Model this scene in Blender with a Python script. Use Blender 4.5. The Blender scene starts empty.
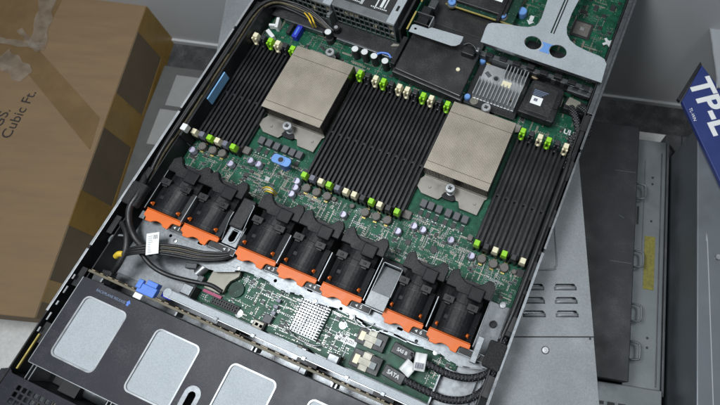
import bpy, bmesh, math, random
from mathutils import Vector, Matrix, Euler, geometry
random.seed(7)
rnd = random.Random(11)
S = 0.001                      # everything below is written in millimetres
# ------------------------------------------------------------------ camera, world, lamps, exposure
scene = bpy.context.scene
CAM_LOC = Vector((191.5865, -220.68634, 578.23523)); CAM_ROT = Euler((0.35873, 0.01273, 0.39228), 'XYZ')
FPX, PCX, PCY = 548.604, 360+93.37, 202.5-8.28
cd = bpy.data.cameras.new('camera'); cam = bpy.data.objects.new('camera', cd); scene.collection.objects.link(cam)
cam.location = CAM_LOC*S; cam.rotation_euler = CAM_ROT
cd.sensor_width = 36; cd.lens = 36*FPX/720; cd.shift_x = -93.37/720; cd.shift_y = -8.28/720
cd.clip_start = 0.01; cd.clip_end = 30
cd.dof.use_dof = True; cd.dof.focus_distance = 0.58; cd.dof.aperture_fstop = 9
scene.camera = cam
scene.view_settings.view_transform = 'Standard'; scene.view_settings.look = 'None'
scene.view_settings.exposure = 0.0; scene.view_settings.gamma = 1
w = bpy.data.worlds.new('World'); scene.world = w; w.use_nodes = True
bg = w.node_tree.nodes['Background']; bg.inputs[0].default_value = (0.80, 0.90, 1.0, 1); bg.inputs[1].default_value = 0.105

def area_lamp(name, loc, target, size, power, color, size_y=None):
    ld = bpy.data.lights.new(name, 'AREA'); ld.energy = power; ld.size = size*S; ld.color = color
    if size_y: ld.shape = 'RECTANGLE'; ld.size_y = size_y*S
    o = bpy.data.objects.new(name, ld); scene.collection.objects.link(o)
    o.location = Vector(loc)*S
    o.rotation_euler = (Vector(target)-Vector(loc)).to_track_quat('-Z', 'Y').to_euler()
    return o
area_lamp('ceiling_lamp', (-230, -270, 1120), (20, -40, 0), 480, 13.5, (0.93, 0.97, 1.0), 300)
area_lamp('fill_lamp_right', (560, 250, 1650), (200, 50, 0), 800, 9, (0.9, 0.96, 1.0), 400)  # added fill light, brightens the lid and cases on the right

def at(px, py, z=0.0):
    """point of the scene at height z seen at pixel px, py of the photograph"""
    d = CAM_ROT.to_matrix() @ Vector(((px-PCX)/FPX, -(py-PCY)/FPX, -1))
    s = (z-CAM_LOC.z)/d.z
    return CAM_LOC + d*s

# ------------------------------------------------------------------ materials
def mat(name, col, rough=.5, metal=0., var=.12, vscale=60, bump=0., bscale=900, dust=0., dcol=(.42,.41,.40), spec=.5, rvar=.12, stretch=None):
    m = bpy.data.materials.new(name); m.use_nodes = True
    nt = m.node_tree; N = nt.nodes; L = nt.links; b = N['Principled BSDF']
    b.inputs['Metallic'].default_value = metal
    b.inputs['Specular IOR Level'].default_value = spec
    tc = N.new('ShaderNodeTexCoord'); vec = tc.outputs['Object']
    if stretch:
        mp = N.new('ShaderNodeMapping'); mp.inputs['Scale'].default_value = stretch
        L.new(vec, mp.inputs['Vector']); vec = mp.outputs['Vector']
    n = N.new('ShaderNodeTexNoise'); n.inputs['Scale'].default_value = vscale; n.inputs['Detail'].default_value = 6; n.inputs['Roughness'].default_value = .6
    L.new(vec, n.inputs['Vector'])
    r = N.new('ShaderNodeValToRGB'); r.color_ramp.elements[0].position = .3; r.color_ramp.elements[1].position = .7
    c = Vector(col)
    r.color_ramp.elements[0].color = (*(c*(1-var)), 1); r.color_ramp.elements[1].color = (*[min(1, q) for q in c*(1+var)], 1)
    L.new(n.outputs['Fac'], r.inputs['Fac']); out = r.outputs['Color']
    if dust > 0:
        d = N.new('ShaderNodeTexNoise'); d.inputs['Scale'].default_value = 700; d.inputs['Detail'].default_value = 3
        L.new(tc.outputs['Object'], d.inputs['Vector'])
        d2 = N.new('ShaderNodeTexNoise'); d2.inputs['Scale'].default_value = 45; d2.inputs['Detail'].default_value = 4
        L.new(tc.outputs['Object'], d2.inputs['Vector'])
        mu = N.new('ShaderNodeMath'); mu.operation = 'MULTIPLY'; L.new(d.outputs['Fac'], mu.inputs[0]); L.new(d2.outputs['Fac'], mu.inputs[1])
        dr = N.new('ShaderNodeValToRGB'); dr.color_ramp.elements[0].position = .22; dr.color_ramp.elements[1].position = .46
        dr.color_ramp.elements[0].color = (0,0,0,1); dr.color_ramp.elements[1].color = (dust,)*3+(1,)
        L.new(mu.outputs[0], dr.inputs['Fac'])
        mx = N.new('ShaderNodeMix'); mx.data_type = 'RGBA'; L.new(dr.outputs['Color'], mx.inputs['Factor'])
        L.new(out, mx.inputs['A']); mx.inputs['B'].default_value = (*dcol, 1); out = mx.outputs['Result']
    L.new(out, b.inputs['Base Color'])
    rr = N.new('ShaderNodeMapRange'); rr.inputs['To Min'].default_value = max(.02, rough-rvar); rr.inputs['To Max'].default_value = min(1, rough+rvar)
    rr.inputs['From Min'].default_value = .3; rr.inputs['From Max'].default_value = .7
    L.new(n.outputs['Fac'], rr.inputs['Value']); L.new(rr.outputs['Result'], b.inputs['Roughness'])
    if bump > 0:
        bn = N.new('ShaderNodeTexNoise'); bn.inputs['Scale'].default_value = bscale; bn.inputs['Detail'].default_value = 3; L.new(vec, bn.inputs['Vector'])
        bp = N.new('ShaderNodeBump'); bp.inputs['Strength'].default_value = bump; bp.inputs['Distance'].default_value = .0006
        L.new(bn.outputs['Fac'], bp.inputs['Height']); L.new(bp.outputs['Normal'], b.inputs['Normal'])
    return m

def galvanised(name, col, rough=.42, metal=.75, cell=260):
    """zinc coated sheet: small crystal flakes of slightly different tone and gloss"""
    m = mat(name, col, rough, metal, .07, 35, .05, 1500)
    nt = m.node_tree; N = nt.nodes; L = nt.links; b = N['Principled BSDF']
    tc = [n for n in N if n.type == 'TEX_COORD'][0]
    v = N.new('ShaderNodeTexVoronoi'); v.inputs['Scale'].default_value = cell; L.new(tc.outputs['Object'], v.inputs['Vector'])
    sp = N.new('ShaderNodeSeparateColor'); L.new(v.outputs['Color'], sp.inputs['Color'])
    old = b.inputs['Base Color'].links[0].from_socket
    mr = N.new('ShaderNodeMapRange'); mr.inputs['To Min'].default_value = .86; mr.inputs['To Max'].default_value = 1.1; L.new(sp.outputs[0], mr.inputs['Value'])
    vm = N.new('ShaderNodeVectorMath'); vm.operation = 'SCALE'; L.new(old, vm.inputs[0]); L.new(mr.outputs['Result'], vm.inputs['Scale'])
    L.new(vm.outputs[0], b.inputs['Base Color'])
    return m

def pcb_mat(name, col):
    m = bpy.data.materials.new(name); m.use_nodes = True
    nt = m.node_tree; N = nt.nodes; L = nt.links; b = N['Principled BSDF']
    tc = N.new('ShaderNodeTexCoord')
    # coarse copper pour patches
    n = N.new('ShaderNodeTexNoise'); n.inputs['Scale'].default_value = 90; n.inputs['Detail'].default_value = 5; L.new(tc.outputs['Object'], n.inputs['Vector'])
    r = N.new('ShaderNodeValToRGB'); c = Vector(col)
    r.color_ramp.elements[0].position = .38; r.color_ramp.elements[1].position = .62
    r.color_ramp.elements[0].color = (*(c*.6), 1); r.color_ramp.elements[1].color = (*(c*1.45), 1); L.new(n.outputs['Fac'], r.inputs['Fac'])
    # traces: thin bands
    w1 = N.new('ShaderNodeTexWave'); w1.inputs['Scale'].default_value = 260; w1.inputs['Distortion'].default_value = 7; w1.inputs['Detail'].default_value = 1; w1.inputs['Detail Scale'].default_value = .25
    mp = N.new('ShaderNodeMapping'); mp.inputs['Rotation'].default_value = (0, 0, .78); L.new(tc.outputs['Object'], mp.inputs['Vector']); L.new(mp.outputs['Vector'], w1.inputs['Vector'])
    wr = N.new('ShaderNodeValToRGB'); wr.color_ramp.elements[0].position = .72; wr.color_ramp.elements[1].position = .85; wr.color_ramp.elements[1].color = (.5,.5,.5,1); L.new(w1.outputs['Fac'], wr.inputs['Fac'])
    m1 = N.new('ShaderNodeMix'); m1.data_type = 'RGBA'; L.new(wr.outputs['Color'], m1.inputs['Factor']); L.new(r.outputs['Color'], m1.inputs['A']); m1.inputs['B'].default_value = (c.x*2.2, c.y*1.9, c.z*2.0, 1)
    # silkscreen / solder marks: outlines of voronoi blocks in Chebychev metric
    v = N.new('ShaderNodeTexVoronoi'); v.distance = 'CHEBYCHEV'; v.inputs['Scale'].default_value = 420; L.new(tc.outputs['Object'], v.inputs['Vector'])
    vr = N.new('ShaderNodeValToRGB'); e = vr.color_ramp.elements; e[0].position = .10; e[0].color = (1,1,1,1); e[1].position = .15; e[1].color = (0,0,0,1)
    L.new(v.outputs['Distance'], vr.inputs['Fac'])
    n3 = N.new('ShaderNodeTexNoise'); n3.inputs['Scale'].default_value = 120; L.new(tc.outputs['Object'], n3.inputs['Vector'])
    g = N.new('ShaderNodeMath'); g.operation = 'GREATER_THAN'; g.inputs[1].default_value = .53; L.new(n3.outputs['Fac'], g.inputs[0])
    mu = N.new('ShaderNodeMath'); mu.operation = 'MULTIPLY'; L.new(vr.outputs['Color'], mu.inputs[0]); L.new(g.outputs[0], mu.inputs[1])
    m2 = N.new('ShaderNodeMix'); m2.data_type = 'RGBA'; L.new(mu.outputs[0], m2.inputs['Factor']); L.new(m1.outputs['Result'], m2.inputs['A']); m2.inputs['B'].default_value = (.24, .29, .25, 1)
    v2 = N.new('ShaderNodeTexVoronoi'); v2.inputs['Scale'].default_value = 800; L.new(tc.outputs['Object'], v2.inputs['Vector'])
    r2 = N.new('ShaderNodeValToRGB'); e = r2.color_ramp.elements; e[0].position = .17; e[0].color = (.8,.8,.8,1); e[1].position = .24; e[1].color = (0,0,0,1); L.new(v2.outputs['Distance'], r2.inputs['Fac'])
    m3 = N.new('ShaderNodeMix'); m3.data_type = 'RGBA'; L.new(r2.outputs['Color'], m3.inputs['Factor']); L.new(m2.outputs['Result'], m3.inputs['A']); m3.inputs['B'].default_value = (c.x*4+.015, c.y*1.8+.015, c.z*2+.015, 1)
    L.new(m3.outputs['Result'], b.inputs['Base Color']); b.inputs['Roughness'].default_value = .42; b.inputs['Specular IOR Level'].default_value = .22
    return m

M = dict(
 black = mat('black_plastic', (.010,.010,.0115), .46, spec=.3, dust=.06, bump=.08, var=.2),
 fan = mat('fan_black_plastic', (.007,.007,.0085), .5, spec=.24, dust=.07, bump=.03, var=.1),
 slot = mat('socket_black_plastic', (.008,.008,.0095), .36, spec=.45, dust=.05, var=.2),
 cavity = mat('black_painted_steel', (.010,.010,.011), .5, var=.3),
 lidblack = mat('black_lid_film', (.024,.024,.031), .45, spec=.3, dust=.06, var=.12, vscale=18, bump=.04),
 tray = mat('black_tray_plastic', (.013,.013,.014), .46, dust=.10, var=.35, vscale=25),
 foam = mat('black_foam', (.012,.012,.013), .9, bump=.6, bscale=2500, dust=.10),
 rubber = mat('black_cable_jacket', (.012,.012,.013), .45, bump=.2, dust=.06),
 zinc = galvanised('zinc_sheet', (.225,.238,.25), .42, .82, 500),
 pad = galvanised('zinc_lid_sheet', (.36,.392,.415), .58, .12, 1500),
 zincdark = galvanised('dull_zinc_sheet', (.20,.21,.22), .33, .9, 300),
 rim = mat('cut_steel_edge', (.42,.435,.45), .4, .6, .1),
 steel = mat('bright_steel', (.36,.37,.38), .36, .9, .1, bump=.05),
 finshaded = mat('nickel_fin_shaded', (.16,.15,.135), .3, .95),  # darker copy of the fin nickel, with shade put into its colour
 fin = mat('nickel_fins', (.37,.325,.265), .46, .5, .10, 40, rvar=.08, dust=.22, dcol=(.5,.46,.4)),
 base = mat('nickel_base', (.28,.262,.232), .42, .6, .10, 50, bump=.1),
 alu = mat('extruded_aluminium', (.44,.45,.46), .42, .7, .08, bump=.05),
 orange = mat('orange_plastic', (.66,.13,.008), .5, var=.06, bump=.05),
 green = mat('green_latch_plastic', (.27,.60,.015), .42, var=.06),
 cream = mat('cream_latch_plastic', (.74,.68,.47), .45, var=.07),
 greylatch = mat('grey_latch_plastic', (.15,.155,.20), .45, var=.12),
 darklatch = mat('dark_latch_plastic', (.022,.022,.025), .42, var=.2),
 blue = mat('blue_plastic', (.085,.20,.60), .42, var=.08),
 paleblue = mat('pale_blue_plastic', (.13,.28,.60), .45, var=.08),
 deepblue = mat('deep_blue_plastic', (.02,.03,.42), .4, var=.1),
 skyblue = mat('sky_blue_sticker', (.20,.42,.68), .5, var=.12),
 captop = mat('capacitor_can', (.56,.54,.68), .32, .35, .1),
 capmark = mat('capacitor_mark', (.05,.04,.10), .5, var=.1),
 choke = mat('ferrite_choke', (.115,.105,.095), .6, var=.25, vscale=400, bump=.4, dust=.05),
 chokegrey = mat('moulded_choke', (.085,.088,.095), .55, var=.15, bump=.2),
 chip = mat('chip_epoxy', (.017,.017,.018), .5, var=.2, dust=.05),
 chiplight = mat('chip_lid', (.16,.165,.17), .45, .3),
 tan = mat('ceramic_tan', (.27,.20,.12), .5),
 solder = mat('solder', (.42,.43,.43), .38, .7),
 beige = mat('beige_metal', (.21,.20,.165), .42, .4, .1),
 white = mat('white_paper', (.78,.79,.78), .6, var=.03),
 whiteplastic = mat('white_plastic', (.72,.73,.72), .45, var=.05),
 mark = mat('board_print', (.22,.27,.24), .6, var=.1),
 silk = mat('white_silkscreen', (.62,.64,.64), .6, var=.05),
 ink = mat('black_ink', (.02,.02,.02), .6),
 lidtext = mat('blue_grey_print', (.15,.20,.30), .5),
 yellow = mat('yellow_sleeve', (.70,.48,.04), .5, var=.15),
 wire = mat('brown_wire', (.085,.068,.035), .45, var=.5, vscale=200),
 braid = mat('braided_sleeve', (.03,.03,.033), .5, var=.6, vscale=1200, bump=.9, bscale=1400),
 greybraid = mat('grey_braided_sleeve', (.16,.16,.165), .4, .3, var=.6, vscale=1300, bump=.9, bscale=1500),
 olive = mat('fibreglass_edge', (.12,.105,.07), .55, var=.3, vscale=150, bump=.3),
 psugrey = mat('grey_supply_frame', (.17,.18,.185), .38, .4, .15),
 gold = mat('gold_edge', (.52,.42,.13), .4, .5, .2),
 magenta = mat('magenta_plastic', (.30,.02,.09), .4),
 pcb = pcb_mat('green_circuit_board', (.007,.062,.034)),
 pcbdark = pcb_mat('dark_green_circuit_board', (.008,.030,.020)),
 card = mat('cardboard', (.20,.132,.070), .85, var=.10, vscale=14, bump=.35, bscale=260, stretch=(1,6,1)),
 cardshaded = mat('cardboard_shaded', (.150,.112,.068), .88, var=.14, vscale=18, bump=.35, bscale=260),  # darker copy of the cardboard, shade of the side face in its colour
 tape = mat('brown_packing_tape', (.165,.105,.048), .25, var=.14, vscale=25, bump=.25, bscale=60),
 tapedeep = mat('amber_packing_tape', (.30,.18,.04), .3, var=.14, vscale=25, bump=.25, bscale=60),
 cleartape = mat('wrinkled_clear_tape', (.36,.32,.28), .18, var=.5, vscale=60, bump=1.0, bscale=160),
 wall = mat('painted_wall', (.45,.455,.46), .8, var=.03, vscale=8, bump=.08, bscale=300),
 floor = mat('terrazzo_floor', (.66,.655,.635), .5, var=.10, vscale=160, rvar=.1, dust=.2, dcol=(.2,.19,.18)),
 border = mat('black_floor_border', (.035,.036,.038), .5, var=.25, vscale=60, dust=.2),
 lid = galvanised('galvanised_server_lid', (.215,.228,.236), .5, .35, 1100),
 darkmetal = mat('dark_painted_lid', (.014,.014,.017), .5, .2, .2, 20, dust=.06, bump=.05),
 shade = mat('grey_green_steel', (.15,.165,.17), .5, .6, .18, 25, dust=.1),
 shade2 = mat('dark_grey_steel', (.075,.078,.082), .5, .5, .2, 20, dust=.15),
 shade3 = mat('blue_grey_steel', (.14,.155,.17), .5, .5, .15, 20, dust=.06),
 palemetal = mat('pale_grey_panel', (.34,.36,.375), .5, .2, .06, 20),
 yellowlabel = mat('faded_yellow_label', (.17,.15,.022), .6, var=.35, vscale=260),
 bluecard = mat('printed_blue_card', (.022,.038,.165), .45, var=.08, vscale=30),
 matgrey = mat('grey_carton', (.085,.085,.083), .8, var=.2, vscale=40, bump=.2),
 lighttile = mat('light_carton_panel', (.24,.24,.235), .7, var=.06),
)

def weave(m, lo, hi, sc=120):
    nt = m.node_tree; N = nt.nodes; L = nt.links; b = N['Principled BSDF']; tc = [n for n in N if n.type == 'TEX_COORD'][0]; outs = []
    for rot in ((0, 0, .5), (0, .4, 2.2)):
        mp = N.new('ShaderNodeMapping'); mp.inputs['Rotation'].default_value = rot; L.new(tc.outputs['Object'], mp.inputs['Vector'])
        wv = N.new('ShaderNodeTexWave'); wv.inputs['Scale'].default_value = sc; wv.inputs['Distortion'].default_value = .6; L.new(mp.outputs['Vector'], wv.inputs['Vector']); outs.append(wv.outputs['Fac'])
    mu = N.new('ShaderNodeMath'); mu.operation = 'MULTIPLY'; L.new(outs[0], mu.inputs[0]); L.new(outs[1], mu.inputs[1])
    r = N.new('ShaderNodeValToRGB'); r.color_ramp.elements[0].position = .25; r.color_ramp.elements[1].position = .65
    r.color_ramp.elements[0].color = (*lo, 1); r.color_ramp.elements[1].color = (*hi, 1); L.new(mu.outputs[0], r.inputs['Fac']); L.new(r.outputs['Color'], b.inputs['Base Color'])
    bp = N.new('ShaderNodeBump'); bp.inputs['Distance'].default_value = .0008; L.new(mu.outputs[0], bp.inputs['Height']); L.new(bp.outputs['Normal'], b.inputs['Normal'])
_b = M['cleartape'].node_tree.nodes['Principled BSDF']; _b.inputs['Alpha'].default_value = .28
weave(M['braid'], (.012,.012,.014), (.06,.06,.066)); weave(M['greybraid'], (.02,.02,.022), (.13,.13,.135))

# ------------------------------------------------------------------ mesh helpers
class MB:
    def __init__(s): s.v = []; s.f = []; s.m = []; s.cur = 0; s.sm = []
    def add(s, vs, fs, smooth=False):
        o = len(s.v); s.v += [tuple(p) for p in vs]
        for f in fs: s.f.append(tuple(i+o for i in f)); s.m.append(s.cur); s.sm.append(smooth)
        return s
    def box(s, x0, x1, y0, y1, z0, z1):
        if x0 > x1: x0, x1 = x1, x0
        if y0 > y1: y0, y1 = y1, y0
        if z0 > z1: z0, z1 = z1, z0
        return s.add([(x0,y0,z0),(x1,y0,z0),(x1,y1,z0),(x0,y1,z0),(x0,y0,z1),(x1,y0,z1),(x1,y1,z1),(x0,y1,z1)],
              [(3,2,1,0),(4,5,6,7),(0,1,5,4),(1,2,6,5),(2,3,7,6),(3,0,4,7)])
    def cbox(s, c, sx, sy, z0, z1, a=0):
        ca, sa = math.cos(a), math.sin(a); P = []
        for z in (z0, z1):
            for dx, dy in ((-1,-1),(1,-1),(1,1),(-1,1)):
                x, y = dx*sx/2, dy*sy/2; P.append((c[0]+x*ca-y*sa, c[1]+x*sa+y*ca, z))
        return s.add(P, [(3,2,1,0),(4,5,6,7),(0,1,5,4),(1,2,6,5),(2,3,7,6),(3,0,4,7)])
    def prism(s, poly, z0, z1, axis='z'):
        n = len(poly)
        def P(a, b, c):
            return (a, b, c) if axis == 'z' else ((c, a, b) if axis == 'x' else (a, c, b))
        vs = [P(a, b, z0) for a, b in poly] + [P(a, b, z1) for a, b in poly]
        return s.add(vs, [tuple(range(n))[::-1], tuple(range(n, 2*n))] + [(i, (i+1) % n, (i+1) % n+n, i+n) for i in range(n)])
    def cyl(s, c, r, z0, z1, n=20, r2=None):
        r2 = r if r2 is None else r2
        vs = [(c[0]+r*math.cos(2*math.pi*i/n), c[1]+r*math.sin(2*math.pi*i/n), z0) for i in range(n)]
        vs += [(c[0]+r2*math.cos(2*math.pi*i/n), c[1]+r2*math.sin(2*math.pi*i/n), z1) for i in range(n)]
        s.add(vs, [tuple(range(n))[::-1], tuple(range(n, 2*n))])
        return s.add(vs, [(i, (i+1) % n, (i+1) % n+n, i+n) for i in range(n)], True)
    def lathe(s, c, prof, n=20):
        vs = []
        for r, z in prof: vs += [(c[0]+r*math.cos(2*math.pi*i/n), c[1]+r*math.sin(2*math.pi*i/n), z) for i in range(n)]
        fs = []
        for k in range(len(prof)-1): fs += [(k*n+i, k*n+(i+1) % n, (k+1)*n+(i+1) % n, (k+1)*n+i) for i in range(n)]
        k = (len(prof)-1)*n
        return s.add(vs, fs+[tuple(range(n))[::-1], tuple(range(k, k+n))])
    def tube(s, pts, r, n=8, steps=6):
        P = smooth_path(pts, steps); vs = []; up = Vector((0, 0, 1))
        for i, p in enumerate(P):
            t = (P[min(i+1, len(P)-1)]-P[max(i-1, 0)]).normalized()
            a = t.cross(up)
            if a.length < 1e-3: a = t.cross(Vector((0, 1, 0)))
            a.normalize(); b = a.cross(t)
            vs += [p+a*r*math.cos(2*math.pi*k/n)+b*r*math.sin(2*math.pi*k/n) for k in range(n)]
        fs = []
        for i in range(len(P)-1): fs += [(i*n+k, i*n+(k+1) % n, (i+1)*n+(k+1) % n, (i+1)*n+k) for k in range(n)]
        s.add(vs, fs, True); q = (len(P)-1)*n
        return s.add([vs[k] for k in range(n)]+[vs[q+k] for k in range(n)], [tuple(range(n)), tuple(range(n, 2*n))[::-1]])
    def build(s, name, mats, parent=None, bevel=0., org=(0, 0, 0)):
        if not isinstance(mats, (list, tuple)): mats = [mats]
        me = bpy.data.meshes.new(name)
        me.from_pydata([((x-org[0])*S, (y-org[1])*S, (z-org[2])*S) for x, y, z in s.v], [], s.f)
        for m in mats: me.materials.append(M[m])
        me.polygons.foreach_set('material_index', s.m); me.polygons.foreach_set('use_smooth', s.sm)
        bm = bmesh.new(); bm.from_mesh(me); bmesh.ops.recalc_face_normals(bm, faces=bm.faces); bm.to_mesh(me); bm.free()
        return link(me, name, parent, bevel, org)
def link(me, name, parent=None, bevel=0., org=(0, 0, 0)):
    o = bpy.data.objects.new(name, me); scene.collection.objects.link(o)
    o.location = Vector(org)*S
    if parent: o.parent = parent; 
    if bevel > 0:
        b = o.modifiers.new('bevel', 'BEVEL'); b.width = bevel*S; b.segments = 2; b.limit_method = 'ANGLE'; b.angle_limit = .6
    return o
def smooth_path(pts, steps=6):
    P = [Vector(p) for p in pts]
    if len(P) < 3: return P
    Q = [P[0]*2-P[1]]+P+[P[-1]*2-P[-2]]; out = []
    for i in range(1, len(Q)-2):
        a, b, c, d = Q[i-1:i+3]
        for k in range(steps):
            t = k/steps
            out.append(.5*((2*b)+(c-a)*t+(2*a-5*b+4*c-d)*t*t+(3*b-a-3*c+d)*t**3))
    return out+[P[-1]]
def rrect(x0, x1, y0, y1, r, n=5):
    out = []
    for cx, cy, a0 in ((x1-r, y1-r, 0), (x0+r, y1-r, 90), (x0+r, y0+r, 180), (x1-r, y0+r, 270)):
        for k in range(n+1):
            a = math.radians(a0+90*k/n); out.append((cx+r*math.cos(a), cy+r*math.sin(a)))
    return out
def circ(c, r, n=20, ry=None, rot=0):
    ry = ry or r; R = []
    for i in range(n):
        x, y = r*math.cos(2*math.pi*i/n), ry*math.sin(2*math.pi*i/n)
        R.append((c[0]+x*math.cos(rot)-y*math.sin(rot), c[1]+x*math.sin(rot)+y*math.cos(rot)))
    return R
def plate(name, m, outline, holes, z0, z1, parent=None, bevel=0.):
    """flat sheet with holes"""
    cu = bpy.data.curves.new(name, 'CURVE'); cu.dimensions = '2D'; cu.fill_mode = 'BOTH'; cu.extrude = (z1-z0)/2*S
    for loop in [outline]+list(holes):
        sp = cu.splines.new('POLY'); sp.points.add(len(loop)-1); sp.use_cyclic_u = True
        for p, q in zip(sp.points, loop): p.co = (q[0]*S, q[1]*S, 0, 1)
    t = bpy.data.objects.new(name+'_tmp', cu); scene.collection.objects.link(t)
    bpy.context.view_layer.update()
    me = bpy.data.meshes.new_from_object(t.evaluated_get(bpy.context.evaluated_depsgraph_get()))
    bpy.data.objects.remove(t); me.name = name
    me.transform(Matrix.Translation((0, 0, (z0+z1)/2*S)))
    bm = bmesh.new(); bm.from_mesh(me); bmesh.ops.remove_doubles(bm, verts=bm.verts, dist=1e-7); bmesh.ops.recalc_face_normals(bm, faces=bm.faces); bm.to_mesh(me); bm.free()
    me.materials.clear(); me.materials.append(M[m])
    return link(me, name, parent, bevel)
def text(name, body, m, loc, size, ang=0, parent=None, align='CENTER', thick=.05, tilt=None, bold=0., xs=1.):
    cu = bpy.data.curves.new(name, 'FONT'); cu.body = body; cu.size = size*S; cu.align_x = align; cu.align_y = 'CENTER'; cu.extrude = thick*S; cu.offset = bold*S
    t = bpy.data.objects.new(name+'_tmp', cu); scene.collection.objects.link(t); bpy.context.view_layer.update()
    me = bpy.data.meshes.new_from_object(t.evaluated_get(bpy.context.evaluated_depsgraph_get())); bpy.data.objects.remove(t)
    me.name = name; me.materials.clear(); me.materials.append(M[m])
    X = Matrix.Translation(Vector(loc)*S) @ (tilt if tilt else Matrix.Rotation(ang, 4, 'Z')) @ Matrix.Scale(xs, 4, (1, 0, 0))
    me.transform(X)
    return link(me, name, parent)
def tag(o, label, cat, group=None):
    o['label'] = label; o['category'] = cat
    if group: o['group'] = group
    return o
def empty(name, loc, label=None, cat=None, group=None, rz=0):
    o = bpy.data.objects.new(name, None); scene.collection.objects.link(o); o.empty_display_size = .01
    o.location = Vector(loc)*S; o.rotation_euler = (0, 0, rz)
    if label: tag(o, label, cat, group)
    return o
def copy_tree(o, parent=None):
    c = o.copy(); scene.collection.objects.link(c)
    if parent: c.parent = parent
    for ch in list(o.children): copy_tree(ch, c)
    return c
def structure(o): o['kind'] = 'structure'; return o
ROOM = math.radians(13.5); ex = Vector((math.cos(ROOM), math.sin(ROOM), 0)); ey = Vector((-math.sin(ROOM), math.cos(ROOM), 0)); RO = Vector((-523, 144, 0))
def room(x, y, z): return RO+ex*x+ey*y+Vector((0, 0, z))

# ------------------------------------------------------------------ setting: floor, wall
FZ = -250
b = MB(); c = [room(-900, 0, FZ), room(1700, 0, FZ), room(1700, -1500, FZ), room(-900, -1500, FZ)]
b.add([*c, *[p-Vector((0, 0, 20)) for p in c]], [(0,1,2,3),(7,6,5,4),(0,4,5,1),(1,5,6,2),(2,6,7,3),(3,7,4,0)])
structure(b.build('floor', 'floor'))
b = MB(); c = [room(-900, -.5, FZ), room(1700, -.5, FZ), room(1700, -58, FZ), room(-900, -58, FZ)]
b.add([p+Vector((0, 0, .6)) for p in c]+list(c), [(0,1,2,3),(4,5,1,0),(5,6,2,1),(6,7,3,2),(7,4,0,3)])
structure(b.build('floor_border', 'border'))
b = MB(); c = [room(-900, 0, FZ-20), room(1700, 0, FZ-20), room(1700, 60, FZ-20), room(-900, 60, FZ-20)]
b.add([*c, *[p+Vector((0, 0, 2200)) for p in c]], [(3,2,1,0),(4,5,6,7),(0,1,5,4),(1,2,6,5),(2,3,7,6),(3,0,4,7)])
wl = b.build('wall', 'wall'); structure(wl)
b = MB(); b.box(-900, 1700, -5, -.3, 0, 9)
o = b.build('skirting', 'wall'); o.location = room(0, 0, FZ+.8)*S; o.rotation_euler = (0, 0, ROOM); structure(o)

# ------------------------------------------------------------------ cardboard box, left
BA = math.radians(-73-(-90))       # box axes
bx = empty('cardboard_box', (-523, 156, FZ), 'large brown taped cardboard box on the floor left of the open server', 'box', rz=BA)
b = MB(); b.box(-620, 0, -522, 0, 0, 95); b.build('carton', 'card', bx, 1.5)
MB().box(.1, .9, -521, -1, 1, 93.5).build('shaded_side', 'cardshaded', bx)  # thin overlay that gives the carton side its painted shade
for y0, y1 in ((-62, -5), (-236, -176), (-392, -338), (-500, -470)):
    t = MB(); t.box(1.0, 1.35, y0, y1, 0, 95); t.build('side_tape', 'tapedeep', bx)
t = MB(); t.box(1.0, 1.4, -520, -2, 0, 20); t.build('edge_tape', 'tapedeep', bx)
def boxpt(px, py, z=-155):
    d = at(px, py, z)-Vector((-523, 156, 0)); ca, sa = math.cos(-BA), math.sin(-BA); return (d.x*ca-d.y*sa, d.x*sa+d.y*ca)
def clipx(P): return [(max(-619, min(.3, x)), max(-521, min(-.3, y))) for x, y in P]
MB().prism(clipx([boxpt(*p) for p in ((66, -8), (38, 48), (28, 73), (-60, 40), (-60, -8))]), 95.05, 95.2).build('packing_tape', 'tape', bx)
MB().prism(clipx([boxpt(*p) for p in ((38, 49), (100, 118), (90, 150), (28, 74))]), 95.25, 95.4).build('packing_tape', 'tape', bx)
for (x0, y0), (x1, y1), W_ in (((50, -6), (38, 46), 30), ((-6, 40), (46, 48), 12), ((2, 56), (27, 77), 34), ((20, 30), (40, 52), 10)):
    a_, b_ = Vector((*boxpt(x0, y0), 0)), Vector((*boxpt(x1, y1), 0)); d = (b_-a_); nrm = Vector((-d.y, d.x, 0)).normalized(); t = MB(); n = 22; k_ = 6; vs = []
    zs = [rnd.uniform(0, 1) for _ in range(n+1)]
    for i in range(n+1):
        wob = .5+.5*math.sin(i*.7+x0)
        for q in range(k_+1):
            p = a_+d*i/n+nrm*W_*(.75+.25*wob)*(q/k_-.5); vs.append((p.x, p.y, 95.6+2.4*rnd.random()*zs[i]+1.2*abs(math.sin(q*1.7+i*.5))))
    t.add(vs, [(i*(k_+1)+q, i*(k_+1)+q+1, (i+1)*(k_+1)+q+1, (i+1)*(k_+1)+q) for i in range(n) for q in range(k_)], True); t.build('clear_tape', 'cleartape', bx)
ang = math.radians(90+8.5)-0
def boxtext(body, px, py, size):
    p = at(px, py, -154.4); d = p-Vector((-523, 156, 0)); ca, sa = math.cos(-BA), math.sin(-BA)
    q0 = at(5, 138, -155); q1 = at(32, 92, -155); a = math.atan2(q1.y-q0.y, q1.x-q0.x)
    text('printed_text', body, 'ink', (d.x*ca-d.y*sa, d.x*sa+d.y*ca, 95.35), size, a-BA, bx, thick=.1)
boxtext('Cubic Ft.', 19, 114, 23); boxtext('KGS.', -1, 122, 23)

# grey carton with light panels behind the box
g = empty('grey_carton', room(14, -60, FZ), 'flat grey carton with two pale panels on the floor behind the cardboard box', 'carton', rz=ROOM)
MB().box(0, 210, -330, 0, .8, 14).build('carton', 'matgrey', g, 1)
for x0, y0, x1, y1 in ((28, -76, 150, -16), (22, -150, 150, -84)):
    MB().box(x0, x1, y0, y1, 14.1, 14.8).build('panel', 'lighttile', g, .3)

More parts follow.
